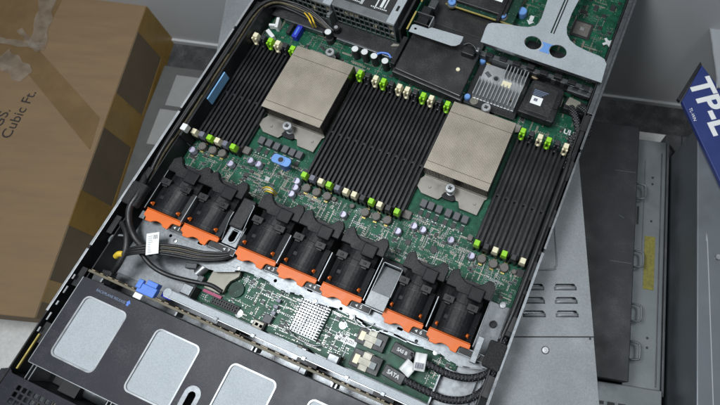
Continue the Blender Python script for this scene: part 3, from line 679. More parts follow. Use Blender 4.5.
# ------------------------------------------------------------------ fans
def make_fan():
    o0 = empty('cooling_fan', (0, 0, -4))
    def pt(mb, n, m, bev=0.): return mb.build(n, m, o0, bev)
    # coordinates relative: x 0..43, y 0 = front plane, z from tray
    Z = 4
    m = MB()
    prof = [(1, 2), (41.5, 2), (41.5, 31)]+[(21.3+19.6*math.cos(math.radians(a)), 20+20.6*math.sin(math.radians(a))) for a in range(40, 141, 10)]+[(1, 31)]
    m.prism(prof, .6, 32, 'y'); pt(m, 'front_housing', 'fan', .3)
    for y in (3.4, 25.4): m = MB(); m.prism([(x, z+.5) for x, z in prof[3:-1]]+[(x, z-1) for x, z in prof[3:-1]][::-1], y, y+1.1, 'y'); pt(m, 'housing_rib', 'black')
    m = MB(); m.box(9, 13, 13, 17, 38, 38.6); pt(m, 'housing_boss', 'fan', .3)
    m = MB(); m.prism([(3, 2), (39, 2), (39, 29)]+[(21+18*math.cos(math.radians(a)), 19+19*math.sin(math.radians(a))) for a in range(42, 140, 12)]+[(3, 29)], 32.2, 54, 'y'); pt(m, 'rear_housing', 'fan', .6)
    # clips at the joint
    for x in (1.5, 26):
        m = MB(); m.box(x, x+11, 28.5, 35.5, 35, 41); m.box(x+2.4, x+8.6, 26.5, 28.6, 35, 39.4); m.box(x+4, x+7, 31, 33, 41, 42.2); pt(m, 'joint_clip', 'black', .5)
    # rear guard: raised collar with a concave arc
    arc = [(21+14.5*math.cos(math.radians(a)), 66+13*math.sin(math.radians(a))) for a in range(200, 341, 14)]
    m = MB(); m.prism([(-1.2, 45), (9, 45), (11, 42), (30, 42), (32, 45), (44.6, 45), (44.6, 59), (41.5, 64), (36.5, 64)]+arc[::-1]+[(5, 64), (-1.2, 59)], 31, 38.5); pt(m, 'rear_guard', 'fan', .6)
    m = MB(); m.box(23, 37, 39, 52.5, 37.5, 42); pt(m, 'wire_cover', 'fan', 1)
    m = MB(); m.box(3, 39, 54.2, 58, 2, 33); pt(m, 'rear_frame', 'black', .4)
    # orange handle
    h = [(-.2, -.4), (42.3, -.4), (42.3, -5), (33.5, -5.4), (32.4, -7.2), (31.6, -13), (25.6, -12.6), (24, -10.6), (20.5, -9.4), (16, -9.4), (13, -10.8), (11, -12.6), (4.2, -12.8), (3.4, -9.6), (-.4, -8)]
    m = MB(); m.prism(h, 30, 32.5); pt(m, 'handle', 'orange', .5)
    m = MB(); m.box(.2, 41.5, -.3, .5, 20, 34); pt(m, 'handle_back', 'orange', .3)
    for x, y in ((3.2, 4.5), (34.5, 4.5)):
        m = MB(); m.add([(x, y, 36), (x+3.2, y-1, 36), (x+3.2, y+3, 36), (x+.6, y+3.4, 36), (x+.6, y+.4, 39.4), (x+2.2, y, 39.4), (x+2.2, y+1.6, 39.4), (x+1, y+1.8, 39.4)], [(4,5,6,7),(0,1,5,4),(1,2,6,5),(2,3,7,6),(3,0,4,7)]); pt(m, 'orange_peg', 'orange', .3)
    return o0
fan0 = make_fan()
desc = ['leftmost black fan with orange handle, next to the left chassis wall', 'black fan with orange handle just left of the slotted silver bracket',
        'black fan with orange handle just right of the slotted silver bracket', 'middle black fan of the seven, fourth orange handle from either end',
        'black fan with orange handle just left of the grey metal trough', 'black fan with orange handle just right of the grey metal trough',
        'rightmost black fan with orange handle, next to the right chassis wall']
for i, (a, b_) in enumerate(fans):
    o = fan0 if i == 0 else copy_tree(fan0)
    o.location = Vector((a, -170.4, -4))*S; o.scale = ((b_-a)/42.5, 1, 1)
    tag(o, desc[i], 'fan', 'row of black cooling fans with orange handles')

# ------------------------------------------------------------------ motherboard
mb_ = empty('motherboard', (0, 100, 0), 'large green motherboard with black memory sockets and small components', 'circuit board')
part(MB().box(-206, 206, -118, Y1, -1.6, 0), 'board', 'pcb', mb_)
P0 = 10.24; U = [-198.75, -56.54, 149.0]
g3 = 'wgGwdG'
front = ['wsGwsG', 'GswGswwdGwdG', 'GdwGdw']; rear = ['wdGwdG', 'GdwGdwwdGwdG', 'GdwGdw']
LM = dict(w='cream', G='green', s='greylatch', d='darklatch')
L2 = 66
def make_slot():
    o = MB()
    o.box(-4.95, 4.95, -L2-3, L2+3, 0, 4.6)
    o.box(-3.9, -1.2, -L2, L2, 4.6, 9.4); o.box(1.2, 3.9, -L2, L2, 4.6, 9.4)
    for y in (-9,): o.box(-1.2, 1.2, y, y+2.6, 4.6, 9.2)
    for s in (-1, 1):
        o.box(-3.9, 3.9, s*L2, s*(L2+3), 0, 13.5); o.box(-3.7, -1.9, s*(L2+3), s*(L2+9), 0, 12.5); o.box(1.9, 3.7, s*(L2+3), s*(L2+9), 0, 12.5)
    me = o.build('memory_slot', 'slot', None, .25)
    return me
def latch_mb(s):
    o = MB()   # upright lever, tapered head with a forked rear side
    y0 = L2+2.0
    vs = [(-2.6, y0, 2), (2.6, y0, 2), (2.6, y0+5, 2), (-2.6, y0+5, 2), (-3.5, y0-.6, 15), (3.5, y0-.6, 15), (3.5, y0+6.8, 15), (-3.5, y0+6.8, 15), (-2.8, y0, 21.5), (2.8, y0, 21.5), (2.8, y0+6, 21.5), (-2.8, y0+6, 21.5)]
    vs = [(x, s*y, z) for x, y, z in vs]
    o.add(vs, [(0,1,2,3),(0,1,5,4),(1,2,6,5),(2,3,7,6),(3,0,4,7),(4,5,9,8),(5,6,10,9),(6,7,11,10),(7,4,8,11),(8,9,10,11)])
    if s > 0:
        o.box(-3.3, -1.3, y0-3.2, y0-.5, 9, 20.5); o.box(1.3, 3.3, y0-3.2, y0-.5, 9, 20.5)
        o.box(-1.5, 1.5, y0-4.6, y0-1, 9.6, 11.6)
    return o
slot0 = make_slot(); scene.collection.objects.unlink(slot0)
latches = {}
for g in range(3):
    for k in range(len(front[g])):
        x = U[g]+P0*k
        s_ = slot0.copy(); scene.collection.objects.link(s_); s_.parent = mb_; s_.location = Vector((x, -100, 0))*S
        for s, code in ((-1, front[g][k]), (1, rear[g][k])):
            key = (s, code)
            if key not in latches:
                latches[key] = latch_mb(s).build('latch', LM[code], None, .5); scene.collection.objects.unlink(latches[key])
            l = latches[key].copy(); scene.collection.objects.link(l); l.parent = s_; l.location = (0, 0, 0)
            if code in 'Gw': l['label'] = 'bright green latch' if code == 'G' else 'cream latch'
# through-hole parts
def cap(px, py, h=8.5, r=3.9, top='captop', mark=True, name='capacitor'):
    q = at(px, py, h)
    m = MB(); m.box(q.x-r, q.x+r, q.y-r, q.y+r, 0, 1.2); c0 = part(m, name, 'black', mb_)
    m = MB(); m.lathe(q, [(r*.95, 1.2), (r*.95, 2), (r*.9, 2.4), (r*.95, 3), (r*.95, h-.7), (r*.82, h)], 22)
    o = m.build('can', top, None); o.parent = c0
    if mark:
        m = MB(); m.prism([(q.x+r*.78*math.cos(a_), q.y+r*.78*math.sin(a_)) for a_ in [math.radians(v) for v in range(115, 246, 10)]], h+.02, h+.1); o = m.build('polarity_mark', 'capmark', None); o.parent = c0
for px, py in ((250, 160), (258, 163.5), (230, 163), (191.8, 149.3), (296.7, 180.7), (295, 187), (291, 193.3), (343, 214), (397.8, 230.7), (414, 225.5), (423, 229.3), (451, 239.5), (471.6, 255.5), (186, 140.5)):
    cap(px, py)
for px, py in ((355, 50), (364.5, 53), (374, 57), (385, 62), (395, 64.5), (328, 33)):
    q = at(px, py-1, 17); m = MB(); m.lathe(q, [(4.5, 0), (4.5, 16), (4.1, 17)], 20); c0 = part(m, 'tall_capacitor', 'chip', mb_)
    m = MB(); m.lathe(q, [(4.1, 17.02), (4.1, 17.6), (3.6, 17.8)], 20); o = m.build('can_top', 'silk', None); o.parent = c0
for px, py in ((202, 145.6), (212.2, 149.6), (221.8, 152.7), (306.2, 187.3), (316.2, 191.6), (326.7, 195.6), (364.9, 211.8), (376, 216), (387, 219.6), (481.8, 258.4), (493.3, 263.3), (504.4, 267.3)):
    q = at(px, py, 7); m = MB(); m.lathe(q, [(4.2, .5), (4.9, 1.2), (4.9, 6), (4.3, 7)], 20); c0 = part(m, 'choke', 'choke', mb_)
    m = MB(); m.box(q.x-2, q.x+2, q.y-6.2, q.y-4.6, 0, 1.4); m.box(q.x-2, q.x+2, q.y+4.6, q.y+6.2, 0, 1.4); o = m.build('choke_lead', 'gold', None); o.parent = c0
for px, py in ((334, 198.5), (352, 205.5), (514, 271.5)):
    q = at(px, py, 5); part(MB().lathe(q, [(2.6, .3), (2.8, 4.5), (2.2, 5)], 14), 'small_choke', 'choke', mb_)
for px, py, s_ in ((246.5, 150, 9), (407, 214.4, 9.5), (470, 237.8, 6)):
    q = at(px, py, 5); part(MB().cbox(q, s_, s_, 0, 5.5), 'square_choke', 'choke', mb_, .9)
for px, py in ((423.8, 203), (431, 205.6), (439, 209), (448.4, 212.7), (456.7, 216), (465, 219.3), (261.6, 140), (269, 142.7), (276.5, 146), (285, 149), (292, 152), (299, 154.6)):
    q = at(px, py, 7); part(MB().cbox(q, 7.2, 8.8, .3, 7.5), 'power_inductor', 'chokegrey', mb_, .5)
    m = MB(); m.cbox((q.x, q.y-10), 4.6, 6, 0, 1.2); part(m, 'driver_chip', 'chip', mb_)
    m = MB(); m.cbox((q.x-2, q.y-14.6), 1.2, 1.6, 0, .8); m.cbox((q.x+1.8, q.y-14.6), 1.2, 1.6, 0, .8); m.cbox((q.x, q.y-5.6), 4, .8, 0, .8); part(m, 'solder_pads', 'solder', mb_)
for px, py, s_ in ((408, 242, 6), (434, 250, 7), (381, 340, 0), (246, 175, 6), (436, 235, 4), (520, 273, 8), (245, 178, 4), (330, 232, 5)):
    if s_: q = at(px, py, 1); part(MB().cbox(q, s_, s_, 0, 1.3, .0 if s_ != 7 else .78), 'logic_chip', 'chip', mb_, .15)
q = at(267.5, 179, 1); part(MB().cbox(q, 5.2, 5.2, 0, 1.5), 'light_chip', 'solder', mb_, .2)
# blue stand-off
q = at(281, 160, 20); m = MB(); m.prism(rrect(q.x-11.5, q.x+11.5, q.y-5.4, q.y+5.4, 4.2), 17, 20)
st = part(m, 'blue_post', 'paleblue', mb_, .6)
o = MB().lathe(q, [(5.2, .2), (5.4, 16.9)], 24).build('post_sleeve', 'blue', None); o.parent = st
o = MB().lathe(q, [(4.4, 19.9), (4.2, 20.7), (3.4, 20.8)], 24).build('post_rim', 'paleblue', None); o.parent = st
o = MB().cyl(q, 3.1, 20.85, 21, 20).build('post_hole', 'cavity', None); o.parent = st
# rear left details
q = at(297, 31, 9); part(MB().cbox(q, 7, 18, 0, 9), 'port_shell', 'deepblue', mb_, .6)
q2 = MB().cbox(q, 2.2, 12, 9.02, 9.4).build('port_tongue', 'blue', None); q2.parent = mb_; q2.location = -mb_.location
q = at(290, 28, 6); part(MB().cbox(q, 5, 15, 0, 6), 'port_shell', 'chip', mb_, .4)
q = at(277, 22, 10); m = MB(); m.cbox(q, 4, 15, 0, 10, .3); m.cbox((q.x-3, q.y-6), 9, 3, 3, 11, .3); part(m, 'white_clip', 'whiteplastic', mb_, .6)
q = at(270, 33, 8); m = MB(); m.cbox(q, 14, 5, 0, 8, -.5); part(m, 'white_clip', 'whiteplastic', mb_, .6)
q = at(260, 28, 10); m = MB(); m.cbox(q, 3, 9, 0, 12); part(m, 'cream_lever', 'cream', mb_, .6)
q = at(328, 34, 16); part(MB().cyl(q, 5, 0, 8, 18), 'rear_cap_base', 'chip', mb_)
# rear right region: big chip, marks
q = at(582, 29, 2); hb = part(MB().cbox(q, 25, 25, 0, 1.6), 'processor_hub', 'chip', mb_, .3)
mm_ = MB(); mm_.cbox(q, 19, 19, 1.62, 2.0); o = mm_.build('hub_lid', 'choke', None); o.parent = hb
o = MB().cbox(q, 5, 5, 2.02, 2.6).build('die', 'solder', None); o.parent = hb
q = at(608, 42.5, 2); m = MB(); m.cbox(q, 3.4, 14, 1, 2.2, .75); m.cbox(q, 3.4, 14, 1, 2.19, .75+math.pi/2); m.cyl(q, 3.2, .5, 2.4, 16); part(m, 'cross_standoff', 'silk', mb_, .3)
for px, py, sx, sy in ((569, 8, 12, 16), (584, 12, 9, 5), (596, 8, 5, 8), (604, 16, 6, 4), (613, 8, 6, 9), (574, 48, 6, 4), (592, 56, 7, 4), (620, 20, 4, 8), (600, 28, 5, 5)):
    q = at(px, py, 1); part(MB().cbox(q, sx, sy, 0, 1.6), 'logic_chip', 'chip', mb_, .2)
    m = MB()
    for k in range(int(sx/1.2)):
        m.box(q.x-sx/2+.4+k*1.2, q.x-sx/2+.9+k*1.2, q.y-sy/2-1, q.y+sy/2+1, .05, .5)
    part(m, 'chip_leads', 'solder', mb_)
t_ = text('board_mark', 'UL', 'silk', (*at(568, 132.5, 0)[:2], .1), 9, 0, None, bold=.3); fix(t_, mb_)
t_ = text('board_mark', 'US', 'silk', (*at(575, 134.5, 0)[:2], .1), 5, 0, None, bold=.2); fix(t_, mb_)
av = [(U[0]-6, U[0]+58, -78, 78), (U[1]-6, U[1]+119, -78, 78), (U[2]-6, 206, -78, 78), (-146, -70, -20, 75), (62, 145, -20, 75)]
part(smd((-204, 204, -117, -60), 3600, seed=8, avoid=av), 'surface_components', SM, mb_)['kind'] = 'stuff'
part(smd((-204, 204, 75, 128), 1500, seed=9, avoid=av), 'rear_surface_components', SM, mb_)['kind'] = 'stuff'
part(smd((66, 204, 128, 330), 2000, seed=10, avoid=[(155, 180, 228, 256)]), 'corner_surface_components', SM, mb_)['kind'] = 'stuff'

# ------------------------------------------------------------------ heatsinks
def make_heatsink():
    o0 = empty('processor_heatsink', (0, 0, 0))
    W2 = 37.5
    m = MB(); n = 47; pit = 2*W2/n
    for k in range(n):
        x = -W2+k*pit
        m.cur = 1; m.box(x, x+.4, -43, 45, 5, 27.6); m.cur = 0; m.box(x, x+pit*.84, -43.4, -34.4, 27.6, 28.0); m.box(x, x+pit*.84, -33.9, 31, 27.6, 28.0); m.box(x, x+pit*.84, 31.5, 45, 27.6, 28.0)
    f = m.build('fin_stack', ['fin', 'finshaded'], o0)
    for s_ in (-1, 1): MB().box(s_*(W2+.05), s_*(W2+.4), -42.8, 44.8, 5, 27.8).build('fin_side', 'finshaded', o0)  # side faces in the darkened nickel, shade painted in
    MB().box(-W2, W2, -43, 44, 4.6, 8).build('vapour_plate', 'base', o0, .2)
    # base with chamfered corners, front edge notched
    plate('base_plate', 'base', [(-42, -50), (-42, -57), (-33, -64), (-13, -64.5), (-9, -58), (9, -58), (13, -65), (34, -65.5), (35.5, -46), (37.6, -44), (38, 46), (42, 48), (42, 57), (-34, 59), (-38, 50), (-38, -44)], [], 2, 4.5, o0, .3)
    for x, y in ((-3, -51.5), (-3, 57)):
        MB().lathe((x, y), [(4.4, 4.6), (4.4, 6), (2.8, 6.2), (2.8, 12), (3.6, 12.2), (3.6, 14), (5.6, 14.2), (5.6, 18), (4.9, 18.6), (2.6, 18.7), (2.4, 17.6)], 24).build('spring_screw', 'alu', o0)
        m = MB(); m.cbox((x, y), 4.6, 1.2, 17.7, 18.8, .6); m.cbox((x, y), 1.2, 4.6, 17.7, 18.79, .6); m.build('screw_cross', 'cavity', o0)
        m = MB(); m.prism([(x-8, y-7), (x-5, y-9.5), (x+6, y-9.5), (x+9, y-6), (x+6, y-2), (x-6, y-2)], 2.2, 5.2) if y < 0 else m.prism([(x-7, y+3), (x+7, y+3), (x+6, y+8), (x-6, y+8)], 2.2, 5.2); m.build('spring_clip', 'black', o0, .4)
    for x in (-27, 27): MB().lathe((x, -54), [(1.8, 4.6), (1.5, 5.4)], 12).build('stud', 'base', o0)
    return o0
h0 = make_heatsink(); h0.location = Vector((-101.5, 27.5, 0))*S
tag(h0, 'beige finned heatsink at upper left between two groups of memory sockets', 'heatsink', 'processor heatsinks')
h1 = copy_tree(h0); h1.location = Vector((101.7, 27.5, 0))*S
tag(h1, 'beige finned heatsink at centre right beside the small silver heatsink', 'heatsink', 'processor heatsinks')

# ------------------------------------------------------------------ power supplies
def make_psu():
    o0 = empty('power_supply', (0, 0, 0))
    W_ = 83; D = 200
    m = MB(); m.box(0, W_, 10, D, 0, 39.4); m.build('case', 'shade2', o0, .6)
    m = MB(); m.box(0, 1.2, 0, 10, 0, 39.4); m.box(W_-1.2, W_, 0, 10, 0, 39.4); m.box(0, W_, 0, 10, 38.4, 39.6); m.build('front_frame', 'psugrey', o0, .3)
    g = MB(); nx = 12
    for k in range(nx+1): x = 1.2+(W_-3.4)*k/nx; g.box(x, x+1.1, 0, 1.2, 0, 38.4)
    for z in (0, 9, 18.5, 28, 36.6): g.box(1.2, W_-1.2, .1, 1.1, z, z+1.5)
    g.build('front_grille', 'psugrey', o0)
    MB().box(1.5, W_-1.5, 8.6, 9.6, .2, 38).build('inner_board', 'pcbdark', o0)
    for x, z, s_ in ((10, 20, 7), (19, 24, 7), (26, 22, 6), (72, 22, 8), (74, 9, 6), (50, 12, 5)): MB().box(x, x+s_, 4, 8.4, z, z+7).build('inner_component', 'cream', o0, .5)
    MB().box(1, W_-12, 12, D-4, 39.5, 39.9).build('top_label', 'ink', o0)
    MB().box(W_-11, W_-.4, 1, D, 39.7, 40.3).build('top_rail', 'pad', o0, .2)
    MB().box(0, W_-11.2, .5, 11.6, 39.65, 40.1).build('top_front_strip', 'psugrey', o0, .2)
    m = MB()
    for gx in (14, 50):
        for j in range(4 if gx == 14 else 3): m.box(gx+j*5.6, gx+j*5.6+1.6+(j % 2)*2.0, 18 if j % 3 else 14, 140, 39.95, 40.05)
        m.build('label_stripes', 'silk', o0)
    m = MB()
    for j in range(9):
        m.lathe((46+j*2.4, 16), [(.95, 39.95), (.9, 40.05)], 8); m.lathe((10+j*2.4, 16), [(.95, 39.95), (.9, 40.05)], 8)
    m.build('label_icons', 'silk', o0)
    for y in (20, 44, 80): MB().box(W_-7, W_-4, y, y+8, 40.31, 40.6).build('rail_slot', 'cavity', o0)
    return o0
ps = make_psu(); ps.location = Vector((-122, 134, 0))*S; tag(ps, 'power supply with grille front and striped top label, right of the pair', 'power supply', 'pair of power supplies')
p2_ = copy_tree(ps); p2_.location = Vector((-207+1.5, 131, 0))*S; tag(p2_, 'power supply with dark grille front, left of the pair, partly cut by the frame', 'power supply', 'pair of power supplies')
pd = empty('power_board', (-100, 120, 5), 'black shelf with a light grey front lip below the power supply grilles', 'shelf')
part(MB().box(-203, -14, 112, 133, 7.5, 9), 'shelf', 'tray', pd, .3)
part(MB().box(-184, -130, 110.2, 112, 3, 10.6), 'front_lip', 'zincdark', pd, .3)
part(MB().box(-110, -20, 109.2, 111.5, 3, 10.2), 'front_lip', 'zincdark', pd, .3)
q = at(337, 30, 12); part(MB().lathe(q, [(4.6, 9), (4.6, 17), (2, 17.2)], 18), 'knob', 'black', pd); part(MB().lathe(q, [(2.6, 17.3), (2.4, 18)], 14), 'knob_top', 'rim', pd)
q = at(384, 54, 9.2); part(MB().tube([at(374, 57, 10), at(380, 53, 12), at(388, 54, 12), at(391, 58, 10)], 1.4, 8), 'blue_wire', 'blue', pd)
q = at(395, 46, 9); part(MB().add([(q.x-5, q.y-3, 9.3), (q.x+9, q.y+2, 9.3), (q.x+6, q.y+4, 9.3), (q.x-3, q.y+2, 10), (q.x-5, q.y-3, 10), (q.x+9, q.y+2, 10)], [(0,1,2,3), (4,5,1,0)]), 'paper_scrap', 'beige', pd)
pb = empty('post_bracket', (-123, 126, 8), 'small grey bracket with a screw between the two power supplies', 'bracket')
part(MB().box(-126, -121.6, 122, 132.6, 9.2, 30), 'bracket_body', 'shade', pb, .5); part(MB().lathe((-123.8, 126), [(2.4, 30), (2.2, 31.4)], 14), 'screw', 'steel', pb)

# ------------------------------------------------------------------ black trays, riser card, tongue
bt = empty('black_baffle', (20, 115, 0), 'flat black plastic baffle with one silver screw above the middle sockets', 'baffle')
part(MB().prism([(-21, 91), (66, 84.5), (66, 151), (-21, 151)], 17, 21.5), 'top_plate', 'tray', bt, 1)
part(MB().prism([(-24, 88), (68, 81.5), (68, 90), (-24, 96)], 5, 17.5), 'front_step', 'tray', bt, 1)
part(MB().box(-28, -22, 94, 135, 1, 25), 'side_rail', 'black', bt, .6)
q = at(458, 69.5, 21.6); part(MB().lathe(q, [(2.6, 21.5), (2.3, 22.5), (.8, 22.7)], 16), 'screw', 'cream', bt)
fl = empty('black_floor_shield', (20, 220, 2), 'matte black plastic sheet behind the silver tongue bracket', 'shield')
part(MB().box(-22, 63, 153, 330, 4, 7), 'sheet', 'tray', fl, .5)
part(MB().box(-20, 60, 178, 179, 7, 7.8), 'ridge', 'tray', fl, .3)
part(MB().box(66, 70, 200, 330, 4, 22), 'side_fence', 'black', fl, .5)
rc = empty('riser_card', (-15, 180, 0), 'upright circuit card seen edge on beside the right power supply', 'circuit board')
part(MB().box(-33.4, -30.6, 133, 330, 0, 37), 'dark_panel', 'cavity', rc)
part(MB().box(-24.5, -22.8, 137, 330, 2, 37), 'board', 'pcb', rc); part(MB().box(-24.6, -22.7, 137, 165, 37.05, 37.6), 'gold_edge', 'gold', rc); part(MB().box(-24.6, -22.7, 180, 330, 37.05, 37.6), 'gold_edge', 'gold', rc)
part(MB().box(-22, -10, 166, 182, 4, 30), 'socket_block', 'black', rc, .8); part(MB().box(-19, -9, 186, 200, 4, 24), 'socket_block', 'shade2', rc, .8)
part(MB().box(-21, -7, 151, 165, 30, 31), 'socket_block', 'black', rc, .4)
tg = empty('tongue_bracket', (10, 144, 20), 'long light grey metal tongue with a rounded end beside the power supply', 'bracket')
fix(plate('tongue', 'pad', [(-21, 136), (34, 136), (39, 138), (42.5, 142), (43, 147), (42.5, 153), (2, 151), (-1, 148), (-18, 148), (-21, 146)], [circ((-15, 142.5), 1.6, 12)], 34.8, 36, None, .3), tg)
part(MB().box(-21, -2, 150.5, 152, 24, 37), 'upturned_lip', 'cavity', tg, .3)
part(MB().box(-1.6, -.4, 150, 166, 24, 36.8), 'upturned_lip', 'rim', tg, .2)
part(MB().box(-22, -1, 165, 166.4, 24, 36.6), 'upturned_lip', 'shade2', tg, .2)
cn = empty('cable_clamp', (52, 148, 20), 'small black clamp at the rounded end of the metal tongue', 'clamp')
part(MB().box(46, 62, 136, 148, 22, 30), 'clamp_body', 'black', cn, 1.2); part(MB().tube([(46, 146, 31), (52, 149, 33), (60, 146, 33), (63, 143, 31)], 1.6, 8), 'clamp_wire', 'rubber', cn); part(MB().box(62, 66, 142, 148, 28, 33), 'clamp_tip', 'zinc', cn, .8)
# network card at the top
nc = empty('network_card', (40, 260, 8), 'black card with green edge and blue thumbscrews at the top edge', 'card')
c1 = at(447, 2, 15); c2 = at(506, 21, 15)
part(MB().box(-2, 86, 207, 330, 12.5, 14), 'board', 'pcbdark', nc, .2); part(MB().box(-3.2, 87, 205.6, 207, 12.5, 14.1), 'gold_edge', 'gold', nc)
part(MB().box(8, 74, 212, 330, 14.1, 19), 'card_cover', 'tray', nc, 1)
part(MB().cbox(at(498, -2, 19.2), 14, 9, 19.1, 19.4), 'white_sticker', 'white', nc)
for px, py in ((452, 1.5), (502.5, 14.5)):
    q = at(px, py, 18); sc0 = part(MB().lathe(q, [(6.6, 12), (6.6, 14.4)], 22), 'screw_collar', 'olive', nc)
    o = MB().lathe(q, [(5, 14.4), (5, 18), (4.2, 18.6), (1.4, 18.7), (1.2, 17)], 20).build('thumbscrew', 'paleblue', None); o.parent = sc0
ts = empty('blue_thumbscrew', (88, 240, 0), 'round blue thumbscrew on green board left of the riser neck', 'thumbscrew')
q = at(522.5, 10.5, 10); part(MB().lathe(q, [(6, .5), (6, 9), (5.4, 10)], 22), 'knob', 'paleblue', ts, 0)
q = at(531, 20, .3); m = MB(); m.cbox((q.x, q.y+2), 5, 9, .4, .8); m.add([(q.x-5, q.y-2, .8), (q.x+5, q.y-2, .8), (q.x, q.y-8, .8)], [(0, 1, 2)]); part(m, 'arrow_sticker', 'silk', ts)

# ------------------------------------------------------------------ riser bracket
rb = empty('riser_bracket', (135, 180, 0), 'large light grey metal riser bracket with two dark oval holes', 'bracket')
def L_(pts, z=38): return [tuple(at(a, b_, z)[:2]) for a, b_ in pts]
ol = L_([(480.6, 41.5), (485.5, 28), (488, 23.8), (492, 22.7), (504.7, 23.7), (518, 26), (528, 27), (535.6, 25.6), (539, 22.6), (541.5, 18), (547.5, 0)])
neckL = ol[-1]; ol += [(neckL[0]+.5, 330)]
nr = at(578.8, 0, 38)
ol += [(nr.x+.5, 330)]+L_([(578.8, 0), (572, 13), (566.8, 27), (567, 34), (570, 40), (576.5, 45.6), (588, 51.3), (599, 55.6), (604.5, 59), (606.6, 64), (601.5, 82.6)])
hs_ = [circ(at(533, 42.6, 38), 10.2, 28, 9.2, -.1), circ(at(558, 51.4, 38), 10.2, 28, 9.2, -.1)]
s1 = at(563, 0, 38); s2 = at(551, 33, 38)
hs_.append([(s2.x-.8, s2.y), (s2.x+.8, s2.y), (s2.x+1.2, 320), (s2.x-.4, 320)])
hs_.append([(s2.x+2.6, s2.y), (s2.x+4, s2.y), (s2.x+4.2, 320), (s2.x+3, 320)])
fix(plate('bracket_plate', 'pad', ol, hs_, 36.6, 38, None, .3), rb)
q = at(546, 47.5, 38); m = MB(); m.prism([(q.x-6.5, q.y+6), (q.x-3.6, q.y+1.4), (q.x-3.6, q.y-1.4), (q.x-6.5, q.y-7.5), (q.x+6.5, q.y-7.5), (q.x+3.8, q.y-1.6), (q.x+3.8, q.y+1.6), (q.x+6.5, q.y+6)], 38.1, 38.6); part(m, 'blue_grip', 'paleblue', rb, .2)
part(MB().box(67, 208, 153.4, 154.8, 31, 36.5), 'front_fold', 'zincdark', rb, .3)
m = MB()
for k in range(8): m.cbox((78+k*17, 149.5+rnd.uniform(-1, 1)), 9, 6, 10, 25+rnd.uniform(-3, 2))
part(m, 'support_clips', 'black', rb, .6)
part(MB().box(66, 206, 146, 152.6, 8, 22), 'support_rail', 'shade2', rb, .6)
m = MB()
for k in range(9): m.box(104+k*11.5, 110+k*11.5, 145.4, 147, 15, 22.6)
part(m, 'rail_windows', 'cavity', rb)
part(MB().box(178, 206, 140, 152, 14, 20), 'support_foot', 'shade2', rb, .8)
m = MB(); m.box(183, 190, 143, 149, 20.05, 20.4); m.box(194, 201, 143, 149, 20.05, 20.4); part(m, 'foot_windows', 'cavity', rb)
part(MB().box(112, 170, 158, 190, 12, 14), 'lower_board', 'pcbdark', rb)
part(MB().box(114, 136, 160, 188, 14.1, 22), 'riser_socket', 'black', rb, .6)
part(MB().box(140, 168, 160, 188, 14.1, 18), 'riser_socket', 'chip', rb, .6)
part(MB().box(149, 156, 171, 178, 18.1, 20), 'socket_latch', 'chiplight', rb, .4)

# ------------------------------------------------------------------ storage card with finned sink, battery
rd_ = empty('storage_card', (102, 115, 0), 'small storage card carrying a silver finned heatsink and blue corner posts', 'card')
part(MB().box(69, 133, 86, 150, 7.6, 9.2), 'board', 'cavity', rd_, .2)
part(MB().box(77, 129, 94, 144, 9.4, 12.5), 'sink_base', 'alu', rd_, .3)
m = MB()
for k in range(13):
    x = 77.4+k*4.25
    m.box(x, x+1.0, 94, 119, 12.5, 21.5)
    if k > 5: m.box(x, x+1.0, 131, 146, 12.5, 21.5)
part(m, 'fins', 'alu', rd_)
part(MB().lathe((95, 127), [(4.2, 12.6), (4.2, 13.6), (2.8, 13.7), (2.6, 12.9), (1, 12.9)], 18), 'mount_screw', 'steel', rd_)
part(MB().lathe((95, 127), [(2.4, 13.75), (2.2, 14.2)], 14), 'screw_recess', 'cavity', rd_)
part(MB().cbox((109, 125), 11, 8, 12.6, 12.8), 'yellowed_sticker', 'cream', rd_)
part(MB().cbox((84, 130), 8, 5, 12.6, 12.8, -.6), 'grey_mark', 'zincdark', rd_)
for px, py in ((483, 60), (467.5, 96)):
    q = at(px, py, 14); part(MB().lathe(q, [(3.8, 9.3), (3.8, 13), (3, 14.4)], 18), 'corner_post', 'paleblue', rd_)
q = at(474, 101, 10); part(MB().lathe(q, [(5, 9.3), (5, 10.4), (2.8, 10.5), (2.6, 9.8)], 18), 'gold_ring', 'beige', rd_)
q = at(511, 100, 14); part(MB().lathe(q, [(2.4, 12.6), (2.2, 16)], 14), 'spring_pin', 'beige', rd_)
q = at(489, 62, 10); part(MB().lathe(q, [(4, 9.3), (4, 10.2), (2.4, 10.3)], 18), 'gold_ring', 'gold', rd_)
q = at(536, 75, 14); tn = empty('copper_coil', q, 'small copper coloured ring between the battery pack and riser bracket', 'ring'); m = MB()
m.tube([(4.5*math.cos(a_*math.pi/6), 4.5*math.sin(a_*math.pi/6), 0) for a_ in range(13)], 1.5, 8); o = m.build('ring', 'tan', tn)
ba = empty('battery_pack', (152, 118, 0), 'flat black battery pack with a white label beside the silver finned heatsink', 'battery')
part(MB().prism([(133.5, 94), (176, 94), (177, 97), (177, 138), (173, 142), (139, 142), (136, 139)], 6, 17.5), 'case', 'black', ba, 1.6)
part(MB().box(140, 170, 99, 136, 17.55, 18.2), 'raised_panel', 'tray', ba, .6)
q = at(536.5, 100.5, 18.5); wl_ = part(MB().box(q.x-6.5, q.x+6.5, q.y-5.5, q.y+5, 18.3, 18.7), 'white_label', 'white', ba)
m = MB()
for k in range(4): m.box(143, 160-k*2, 127.5-k*2.1, 128.4-k*2.1, 18.25, 18.32)
part(m, 'printed_lines', 'lidtext', ba)
m = MB(); m.box(q.x-3.5, q.x+1, q.y-1.5, q.y+2.4, 18.72, 18.76); part(m, 'label_print', 'greylatch', ba)
